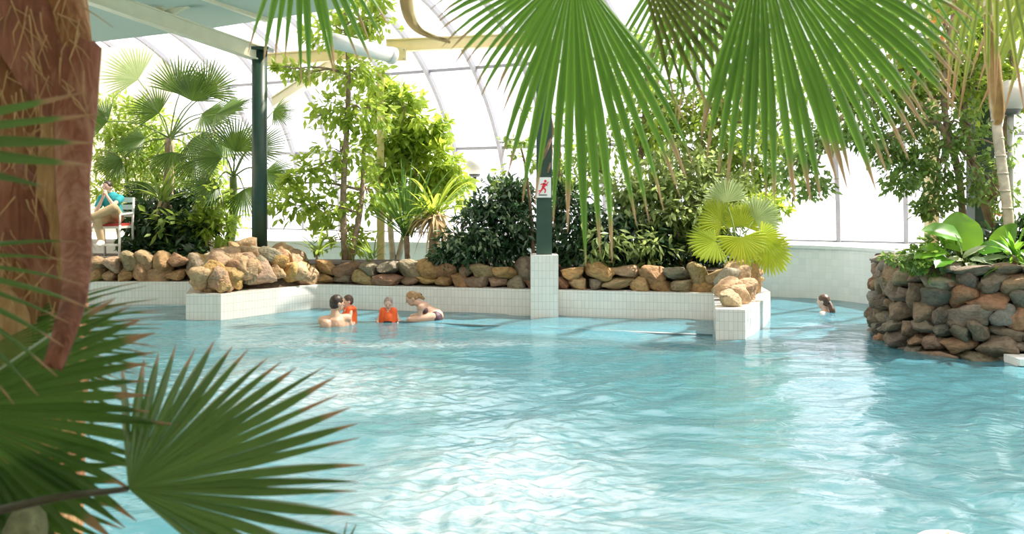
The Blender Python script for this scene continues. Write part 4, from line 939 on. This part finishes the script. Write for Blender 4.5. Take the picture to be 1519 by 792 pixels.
broad_plant('big_leaf_plant', 'broad bright green leaves spreading above the boulder island', P(1420, 395, 12.0), [
    (1424, 364, 11.8, (.0, .1, 1), (-.15, -1, .1), .42, .50), (1418, 352, 11.7, (-1, -.1, .35), (0, -.6, .9), .42, .34), (1395, 372, 11.6, (-1, -.3, -.1), (0, -.5, .9), .36, .26),
    (1460, 372, 11.7, (.8, -.3, .3), (0, -.6, .9), .34, .24), (1478, 362, 11.9, (.5, -.2, .6), (0, -1, .4), .34, .24), (1405, 385, 11.5, (-.6, -.6, -.1), (0, -.5, .9), .3, .2)], 'leaf_broad', 300)
broad_plant('variegated_plant', 'grey-green variegated leaves low between the island boulders', P(1432, 400, 11.8), [
    (1425 + dx, 385 + dy, 11.6, (ux, -.5, uz), (0, -.6, .8), .26, .10) for dx, dy, ux, uz in ((0, 0, -.8, .1), (8, -6, .5, .5), (20, 0, .9, -.1), (-8, 8, -.9, -.3), (12, 8, .6, -.4), (28, 10, .8, -.3), (0, -12, -.3, .8), (35, 0, .9, .3), (22, 14, .2, -.6), (-4, 14, -.4, -.5))], 'leaf_variegated', 330)
sword_rosette('star_leaf_plant', 'star-shaped light green rosette plant spilling over the island boulders', P(1506, 378, 11.35), 22, .40, .075, 'leaf_broad', 83, (-35, 75), .35, P(1506, 402, 11.45), stem=.03)
sword_rosette('star_leaf_plant', 'second light green rosette plant beyond the lamp post on the island', P(1545, 345, 11.9), 18, .45, .08, 'leaf_broad', 84, (-20, 75), .35, P(1545, 392, 11.9), stem=.03)
shrub('trailing_plant', 'small-leaved plant trailing over the left end of the boulder island', 'plant', P(1392, 398, 11.9),
      [[P(1392, 398, 11.9), P(1375, 378, 11.8), P(1350, 380, 11.7), P(1325, 385, 11.6)]], [(1325, 383, 11.6, 9, 9, 26), (1343, 388, 11.65, 16, 9, 60), (1365, 380, 11.75, 24, 14, 120), (1378, 398, 11.7, 20, 14, 90), (1385, 365, 11.9, 18, 14, 60), (1360, 396, 11.65, 14, 9, 40)], .075, .05, 'leaf_ficus', 85, 'stalk', .012, .2)
shrub('dark_shrub', 'dark leafy undergrowth on the boulder island behind the broad leaves', 'shrub', P(1460, 395, 12.2),
      [[P(1460, 395, 12.2), P(1462, 375, 12.2), P(1470, 355, 12.2)]], [(1440, 385, 12.2, 36, 18, 200), (1490, 370, 12.3, 40, 26, 260), (1515, 350, 12.3, 30, 24, 160), (1475, 390, 11.9, 40, 12, 160)], .14, .07, 'leaf_dark', 86, droop=.3)

# plants of the back left planter
Y = 18.6
shrub('dark_shrub', 'dark leafy shrub growing right beside the lifeguard chair', 'shrub', P(235, 378, Y),
      [[P(235, 378, Y), P(232, 340, Y), P(240, 310, Y)], [P(250, 378, Y), P(275, 345, Y), P(285, 320, Y)]],
      [(215, 345, Y, 28, 32, 260), (255, 340, Y - .4, 40, 30, 340), (290, 345, Y - .5, 30, 26, 240), (235, 368, Y - .6, 50, 14, 220), (205, 310, Y + .2, 24, 26, 200), (265, 310, Y, 36, 24, 240), (225, 325, Y - .2, 34, 24, 240), (300, 315, Y, 22, 20, 120), (285, 372, Y - .8, 34, 10, 120)],
      .19, .085, 'leaf_dark', 91, droop=.4, extra=[('leaf_mid', [(255, 330, Y - .7, 36, 22, 50), (300, 330, Y - .6, 20, 16, 40)], .22, .09, 'lighter_foliage')])
Y = 20.3
shrub('feathery_tree', 'feathery light green tree filling the space behind the lifeguard', 'tree', P(185, 375, Y),
      [[P(185, 375, Y), P(190, 280, Y), P(180, 190, Y)], [P(200, 375, Y), P(230, 280, Y), P(240, 220, Y)], [P(180, 375, Y), P(160, 260, Y), P(155, 180, Y)]],
      [(165, 180, Y, 40, 36, 300), (215, 185, Y, 44, 36, 320), (170, 235, Y, 42, 36, 320), (225, 240, Y, 46, 38, 340), (275, 240, Y, 40, 40, 280), (260, 290, Y, 46, 34, 260), (310, 285, Y, 34, 40, 240), (165, 285, Y, 34, 30, 200), (315, 225, Y, 34, 36, 200), (330, 320, Y, 30, 28, 150)],
      .17, .06, 'leaf_light', 92, droop=.3, bark='pale_bark', extra=[('leaf_mid', [(190, 215, Y - .4, 60, 50, 200), (280, 270, Y - .4, 60, 50, 200)], .18, .06, 'midgreen_foliage')])  # second batch of leaves in a deeper mid green
sword_rosette('arching_plant', 'light green arching strap-leaved plant between palm trunks at the back', P(242, 300, 18.3), 22, .85, .06, 'leaf_mid', 93, (15, 80), .6, P(240, 372, 18.3), 4, stem=.09)
Y = 18.0
shrub('leafy_tree', 'young light green tree with loose leaves left of the green column', 'tree', P(305, 372, Y),
      [[P(305, 372, Y), P(310, 330, Y), P(318, 290, Y)]], [(318, 300, Y, 26, 30, 110), (300, 335, Y, 26, 22, 110), (330, 335, Y, 20, 22, 70), (420, 275, Y + .6, 22, 26, 60)], .17, .08, 'leaf_light', 94, 'bark', .03, .3)
v_, f_ = None, None

# ------------------------------------------------------------------ people
def blob(name, caps, mat, parent, voxel=0.012, smooth_it=6, ell=(), **tags):
    """one continuous surface grown from tapered limbs: caps (p0, r0, p1, r1), ell (centre, radii, rot)"""
    bm = bmesh.new()
    def ball(c, r3, q=None):
        mtx = Matrix.Translation(V(c)) @ (q.to_matrix().to_4x4() if q else Matrix.Identity(4)) @ Matrix.Diagonal((r3[0], r3[1], r3[2], 1))
        bmesh.ops.create_icosphere(bm, subdivisions=2, radius=1, matrix=mtx)
    for (p0, r0, p1, r1) in caps:
        p0, p1 = V(p0), V(p1); d = p1 - p0; ball(p0, (r0,) * 3); ball(p1, (r1,) * 3)
        if d.length > 1e-4:
            q = d.to_track_quat('Z', 'Y'); mtx = Matrix.Translation((p0 + p1) / 2) @ q.to_matrix().to_4x4()
            bmesh.ops.create_cone(bm, cap_ends=True, segments=14, radius1=r0, radius2=r1, depth=d.length, matrix=mtx)
    for e in ell: ball(*e)
    me = bpy.data.meshes.new(name); bm.to_mesh(me); bm.free()
    ob = bpy.data.objects.new(name + '_tmp', me); COL.objects.link(ob)
    rm = ob.modifiers.new('r', 'REMESH'); rm.mode = 'VOXEL'; rm.voxel_size = voxel; rm.use_smooth_shade = True
    sm = ob.modifiers.new('s', 'SMOOTH'); sm.iterations = smooth_it; sm.factor = 0.5
    dg = bpy.context.evaluated_depsgraph_get(); m2 = bpy.data.meshes.new_from_object(ob.evaluated_get(dg))
    bpy.data.objects.remove(ob); bpy.data.meshes.remove(me)
    m2.name = name; m2.materials.clear(); m2.materials.append(M[mat])
    off = wloc(parent) if parent is not None else V((0, 0, 0)); m2.transform(Matrix.Translation(-off))
    m2.polygons.foreach_set('use_smooth', [True] * len(m2.polygons))
    o = bpy.data.objects.new(name, m2); COL.objects.link(o)
    if parent is not None: o.parent = parent
    for k, v in tags.items(): o[k] = v
    return o
def head_shapes(c, f, hgt, up=V((0, 0, 1))):
    """ellipsoids of a head centred at c looking along f: skull, jaw, nose, ears"""
    f = V(f).normalized(); up = (V(up) - f * V(up).dot(f)).normalized(); s = f.cross(up); q = Matrix((s, f, up)).transposed().to_quaternion(); h = hgt / 2
    e = [(c + up * h * .12, (h * .66, h * .82, h * .86), q), (c - up * h * .45 + f * h * .18, (h * .48, h * .52, h * .52), q), (c + f * h * .86 - up * h * .1, (h * .1, h * .16, h * .18), q)]
    for k in (-1, 1): e.append((c + s * k * h * .67 - up * h * .05 - f * h * .08, (h * .08, h * .18, h * .24), q))
    return e, (f, s, up, q, h)
def face(parent, c, fr):
    f, s, up, q, h = fr
    for k in (-1, 1):
        blob('eye', [], 'black', parent, .004, 2, [(c + f * h * .76 + s * k * h * .26 + up * h * .06, (h * .09, h * .06, h * .06), q)])
    blob('mouth', [], 'red_cloth', parent, .004, 2, [(c + f * h * .70 - up * h * .52, (h * .2, h * .06, h * .045), q)])
def hair_cap(parent, c, fr, mat, back=.6, low=.1, extra=(), caps=()):
    f, s, up, q, h = fr
    e = [(c + up * h * .24 - f * h * .1, (h * .72, h * .84, h * .82), q), (c - f * h * .3 - up * h * low, (h * .66, h * .6, h * back), q)] + list(extra)
    return blob('hair', list(caps), mat, parent, .010, 4, e)
def arm_hand(sh, el, wr, ra=.045, hand_dir=None, sc=1.0):
    """caps for an arm with palm and five fingers"""
    sh, el, wr = V(sh), V(el), V(wr); caps = [(sh, ra, el, ra * .78), (el, ra * .76, wr, ra * .52)]
    d = (V(hand_dir) if hand_dir is not None else wr - el).normalized(); s = d.cross(V((0, 0, 1)))
    if s.length < .1: s = d.cross(V((1, 0, 0)))
    s.normalize(); u = s.cross(d); pm = wr + d * .045 * sc
    for k in (-1.4, -.5, .4, 1.3):
        caps.append((wr + s * k * .008 * sc, .016 * sc, pm + s * k * .017 * sc + d * .03 * sc, .013 * sc))
        kn = pm + s * k * .02 * sc + d * .035 * sc; ln = (.045 - .006 * abs(k)) * sc
        caps += [(kn, .010 * sc, kn + d * ln * .8 - u * ln * .35, .009 * sc), (kn + d * ln * .8 - u * ln * .35, .009 * sc, kn + d * ln * 1.2 - u * ln * 1.0, .008 * sc)]
    caps += [(wr + d * .02 * sc - s * .02 * sc, .014 * sc, wr + d * .055 * sc - s * .05 * sc - u * .01, .010 * sc), (wr + d * .055 * sc - s * .05 * sc - u * .01, .010 * sc, wr + d * .085 * sc - s * .052 * sc - u * .03, .008 * sc)]
    return caps
def foot_caps(an, d, r=.045):
    an, d = V(an), V(d).normalized(); return [(an, r * .9, an + d * .15 + V((0, 0, -.045)), r * .7), (an + V((0, 0, -.03)) - d * .04, r * .8, an + d * .1 + V((0, 0, -.05)), r * .75)]

def bather_man():
    Y = 14.1; hc = P(500, 450, Y); t = thing('person', 'man with short dark hair seen from behind, bare shoulders in the water', 'person', (hc.x, Y, -1.25))
    f = V((.75, .6, -.05)); e, fr = head_shapes(hc, f, .25)
    sh = V((hc.x - .02, Y - .01, .10)); c = []
    nk = V((hc.x - .03, Y - .02, .2)); c += [(nk, .055, hc + V((-.02, -.02, -.04)), .055), (nk, .06, sh, .09)]
    L_, R_ = sh + V((-.17, -.08, -.01)), sh + V((.15, .10, 0)); c += [(L_, .07, R_, .07), (sh + V((0, 0, -.06)), .13, V((sh.x - .02, Y, -.25)), .12), (L_ + V((.05, .0, -.05)), .09, V((sh.x - .06, Y - .02, -.25)), .10), (R_ + V((-.05, 0, -.05)), .09, V((sh.x + .06, Y + .02, -.25)), .10), (V((sh.x, Y, -.25)), .13, V((sh.x, Y, -.45)), .13)]
    for k in (-1, 1):
        hp = V((sh.x + k * .08, Y, -.47)); kn = hp + V((.06, .16, -.32)); an = V((sh.x + k * .10, Y, -1.19)); c += [(hp, .085, kn, .06), (kn, .06, an, .04)] + foot_caps(an, (.6, .7, 0))
    c += arm_hand(L_, L_ + V((.0, .16, -.22)), V((hc.x + .10, Y + .32, .02)), .045) + arm_hand(R_, R_ + V((.1, .03, -.2)), V((hc.x + .2, Y + .22, -.02)), .045)
    b = blob('body', c, 'skin', t, .011, 5, e); face(t, hc, fr); hair_cap(t, hc, fr, 'hair_dark', .62, .12)
    v = blob('swim_shorts', [(V((sh.x, Y, -.42)), .15, V((sh.x, Y, -.5)), .15)] + [(V((sh.x + k * .08, Y, -.5)), .10, V((sh.x + k * .08 + .03, Y + .08, -.64)), .09) for k in (-1, 1)], 'bikini', t, .014, 5)
def child(label, hc, f, hair, low, sit=True, vest_scale=1.0, arm=None, armlabel=None):
    Y = hc.y; t = thing('person', label, 'person', (hc.x, Y, low)); e, fr = head_shapes(hc, f, .19); F_ = fr[0]; s = V((F_.y, -F_.x, 0)).normalized(); F2 = V((F_.x, F_.y, 0)).normalized()
    ch = hc + V((0, 0, -.17)) - F2 * .02; hip = ch + V((0, 0, -.21)); c = [(hc + V((0, 0, -.03)), .04, ch + V((0, 0, .06)), .05), (ch, .085, hip, .08)]
    for k in (-1, 1):
        sh = ch + s * k * .10 + V((0, 0, .03)); hp = hip + s * k * .05
        kn = hp + F2 * .20 + V((0, 0, .02 if sit else -.16)); an = kn + F2 * (.18 if sit else .04) + V((0, 0, -.03 if sit else -.2)); c += [(hp, .055, kn, .042), (kn, .042, an, .028)] + foot_caps(an, F2, .03)
        c += arm_hand(sh, sh + s * k * .06 + V((0, 0, -.12)) + F2 * .03, sh + s * k * .03 + F2 * .14 + V((0, 0, -.16)), .032, None, .7)
    blob('body', c, 'skin_pale', t, .009, 4, e); face(t, hc, fr); hair_cap(t, hc, fr, hair, .6, .05)
    vs = vest_scale
    vt = blob('life_vest', [(ch + s * .075 + V((0, 0, .06)) + F2 * .02, .05 * vs, hip + s * .07 + V((0, 0, .05)) + F2 * .03, .062 * vs), (ch - s * .075 + V((0, 0, .06)) + F2 * .02, .05 * vs, hip - s * .07 + V((0, 0, .05)) + F2 * .03, .062 * vs), (ch + F2 * .05 + V((0, 0, -.03)), .07 * vs, hip + F2 * .05 + V((0, 0, .05)), .07 * vs), (ch - F2 * .03 + V((0, 0, .02)), .085 * vs, hip - F2 * .03 + V((0, 0, .05)), .085 * vs), (ch + s * .08 + V((0, 0, .07)), .036, ch + s * .075 - F2 * .06 + V((0, 0, .07)), .036), (ch - s * .08 + V((0, 0, .07)), .036, ch - s * .075 - F2 * .06 + V((0, 0, .07)), .036)], 'vest', t, .009, 4)
    a = ch + F2 * .118 * vs + V((0, 0, -.09)); v, f_ = beam(a - s * .06, a + s * .06, .02, .022); mk('buckle_strap', v, f_, 'black', vt, smooth=False)
    v, f_ = beam(a + F2 * .012 - s * .02, a + F2 * .012 + s * .02, .012, .03); mk('buckle', v, f_, 'black', vt, smooth=False)
def bather_woman():
    Y = 14.75; hc = P(611, 443, Y); t = thing('person', 'woman with blond ponytail and dark bikini crouching towards a child', 'person', (hc.x + .2, Y, -.07))
    f = V((-.86, -.2, -.38)); e, fr = head_shapes(hc, f, .225, V((-.15, 0, 1)))
    hip = P(641, 470, Y); hip.z = .06; sh = P(629, 456, Y) + V((-.01, 0, .02)); c = []
    c += [(hc + V((.05, 0, -.05)), .05, sh + V((-.02, 0, .02)), .055), (sh + V((0, 0, -.03)), .10, lerp(sh, hip, .55), .095), (lerp(sh, hip, .5), .095, hip + V((.05, 0, 0)), .125)]
    for k in (-1, 1):
        s0 = sh + V((-.02, k * .145, -.01)); hp = hip + V((.04, k * .09, -.01)); kn = hp + V((-.34, k * .07, -.03)); an = kn + V((.10, 0, -.12))
        c += [(sh + V((0, k * .04, -.01)), .075, s0, .055), (hp, .085, kn, .06), (kn, .055, an, .036)] + foot_caps(an, (-1, 0, 0), .04)
        c += arm_hand(s0, s0 + V((-.04, 0, -.2)), s0 + V((-.20, -k * .06, -.235)), .042, (-1, 0, -.1), .9)
    blob('body', c, 'skin', t, .011, 5, e); face(t, hc, fr); F_, S_, U_, q, h = fr
    bun = hc - F_ * h * .95 + U_ * h * .05
    hair_cap(t, hc, fr, 'hair_blond', .5, .0, [(bun, (.05, .05, .05), q)], [(bun, .04, bun + V((.08, 0, -.05)), .022)])
    blob('hair_tie', [], 'black', t, .006, 2, [(bun + V((.02, 0, 0)), (.03, .04, .035), q)])
    blob('bikini_top', [(lerp(sh, hip, .38) + V((-.02, .11, 0)), .05, lerp(sh, hip, .38) + V((-.02, -.11, 0)), .05), (lerp(sh, hip, .4) + V((-.05, .06, -.02)), .065, lerp(sh, hip, .4) + V((-.05, -.06, -.02)), .065)], 'bikini', t, .010, 4)
    blob('bikini_bottom', [(hip + V((.05, -.06, -.02)), .115, hip + V((.05, .06, -.02)), .115)], 'bikini', t, .012, 4)
def swimmer():
    Y = 15.9; hc = P(1221, 447, Y); t = thing('person', 'swimmer with dark tied-back hair, only head and shoulder above water', 'person', (hc.x, Y, -1.28))
    f = V((-.8, .55, 0)); e, fr = head_shapes(hc, f, .235); sh = V((hc.x + .04, Y, -.03)); c = [(hc + V((.01, 0, -.06)), .05, sh, .07), (sh + V((-.1, -.12, -.01)), .06, sh + V((.13, .08, .0)), .065), (sh + V((0, 0, -.08)), .12, sh + V((0, 0, -.45)), .11), (sh + V((0, 0, -.45)), .12, sh + V((0, 0, -.55)), .13)]
    for k in (-1, 1):
        hp = sh + V((k * .08, 0, -.58)); an = V((hp.x, Y, -1.2)); kn = (hp + an) / 2 + V((-.04, .03, 0)); c += [(hp, .085, kn, .058), (kn, .058, an, .038)] + foot_caps(an, (-.8, .5, 0))
        s0 = sh + V((k * .12, k * .1, -.01)); c += arm_hand(s0, s0 + V((k * .12, -.05, -.14)), s0 + V((k * .1 - .12, .16, -.18)), .042, None, .95)
    blob('body', c, 'skin_pale', t, .012, 5, e); face(t, hc, fr); F_, S_, U_, q, h = fr
    nb = hc - F_ * h * .85 - U_ * h * .25
    hair_cap(t, hc, fr, 'hair_brown', .55, .1, [], [(nb, .042, nb + V((.03, -.05, -.1)), .05), (nb + V((.03, -.05, -.1)), .05, nb + V((.05, -.06, -.2)), .03)])
    blob('hair_tie', [], 'black', t, .006, 2, [(nb, (.05, .035, .045), q)])
    blob('swimsuit', [(sh + V((0, 0, -.2)), .135, sh + V((0, 0, -.6)), .145)], 'bikini', t, .014, 4)
def guard():
    Y = 17.7; X = lambda px: (px - 759.5) / F * Y; Z = lambda py: CZ - (py - HY) / F * Y
    zdeck = 0.66
    ch = thing('lifeguard_chair', 'white framed high lifeguard chair behind the tan stone kerb', 'chair', (X(165), Y + .1, zdeck))
    x0, x1, yf, yb_ = X(144), X(187), Y - .28, Y + .30; zs = Z(335)
    for xx in (x0, x1):
        v, f = tube([(xx, yf - .04, zdeck), (xx, yf, zs + .02)], .022, 8); mk('leg', v, f, 'white_paint', ch)
        v, f = tube([(xx, yb_ + .06, zdeck), (xx, yb_, zs), (xx, yb_ + .06, zs + .5)], .022, 8); mk('leg', v, f, 'white_paint', ch)
        v, f = tube([(xx, yf, zs + .2), (xx, yb_, zs + .22)], .02, 8); mk('armrest', v, f, 'white_paint', ch)
        v, f = tube([(xx, yf, zs), (xx, yf, zs + .2)], .018, 8); mk('arm_support', v, f, 'white_paint', ch)
    for py in (362, 380):
        v, f = box((x0 + x1) / 2, yf - .06 - (.05 if py == 380 else 0), Z(py), x1 - x0, .16, .03); mk('step_board', v, f, 'grey_metal' if py == 380 else 'white_paint', ch, smooth=False)
    v, f = box((x0 + x1) / 2, Y, zs - .02, x1 - x0, .56, .04); mk('seat', v, f, 'white_paint', ch, smooth=False)
    v, f = box((x0 + x1) / 2, Y, zs + .02, (x1 - x0) * .9, .5, .05); mk('cushion', v, f, 'red_cloth', ch, smooth=False)
    for k in range(3): v, f = box((x0 + x1) / 2, yb_ + .03 + .02 * k, zs + .2 + .13 * k, x1 - x0, .02, .09); mk('back_slat', v, f, 'white_paint', ch, smooth=False)
    zc = zs + .05
    hip = V((X(168), Y + .06, zc + .10)); chest = V((X(164), Y + .03, Z(300))); hc = V((X(161), Y - .05, Z(278)))
    t = thing('person', 'seated person in teal shirt and khaki trousers with crossed legs, hand at chin', 'person', (hip.x, Y, zc))
    e, fr = head_shapes(hc, (-.25, -1, -.05), .235)
    c = [(hc + V((0, .03, -.05)), .05, chest + V((0, .02, .1)), .06), (chest, .12, hip, .12), (chest + V((-.13, 0, .06)), .06, chest + V((.13, 0, .06)), .06)]
    # standing leg
    h1, k1, a1 = hip + V((-.07, -.05, -.02)), V((X(160), Y - .46, Z(330) + .04)), V((X(165), Y - .42, Z(356)))
    h2, k2, a2 = hip + V((.09, -.05, 0)), V((X(181), Y - .38, Z(308))), V((X(150), Y - .52, Z(324)))
    c += [(h1, .085, k1, .065), (k1, .06, a1, .042), (h2, .085, k2, .07), (k2, .062, a2, .045)] + foot_caps(a1, (0, -1, -.1)) + foot_caps(a2, (-.8, -.5, .1))
    sL, sR = chest + V((-.17, -.01, .07)), chest + V((.17, -.01, .07))
    eL, eR = V((X(150), Y - .22, Z(314))), V((X(178), Y - .30, Z(304)))
    c += arm_hand(sL, eL, V((X(160), Y - .2, Z(292))), .046, (.2, -.1, 1)) + arm_hand(sR, eR, V((X(167), Y - .24, Z(291))), .046, (-.3, .05, 1))
    blob('body', c, 'skin_pale', t, .011, 4, e); face(t, hc, fr); hair_cap(t, hc, fr, 'hair_dark', .5, -.05)
    blob('shirt', [(chest + V((0, .01, .05)), .15, hip + V((0, 0, .04)), .148), (chest + V((-.13, 0, .07)), .075, chest + V((.13, 0, .07)), .075), (sL, .068, lerp(sL, eL, .55), .066), (sR, .068, lerp(sR, eR, .45), .066)], 'teal_shirt', t, .011, 5)
    blob('trousers', [(hip, .14, hip + V((.02, -.03, -.01)), .14), (h1, .10, k1, .08), (k1, .078, lerp(k1, a1, .92), .062), (h2, .10, k2, .085), (k2, .082, lerp(k2, a2, .85), .066)], 'khaki', t, .011, 5)
    for a, d in ((a1, V((0, -1, -.1))), (a2, V((-.8, -.5, .1)))):
        blob('shoe', [(V(p), r * 1.22, V(q), s * 1.22) for p, r, q, s in foot_caps(a, d)], 'white_paint', t, .009, 3)
bather_man()
child('small child in orange life vest held in the arms of the man', P(516, 447, 14.42), V((-.9, -.35, -.1)), 'hair_brown', -.3, False)
child('toddler in orange life vest with pale hair sitting in shallow water', P(576, 450, 14.62), V((.05, -1, -.35)), 'hair_grey', -.07, True, 1.15)
bather_woman(); swimmer(); guard()
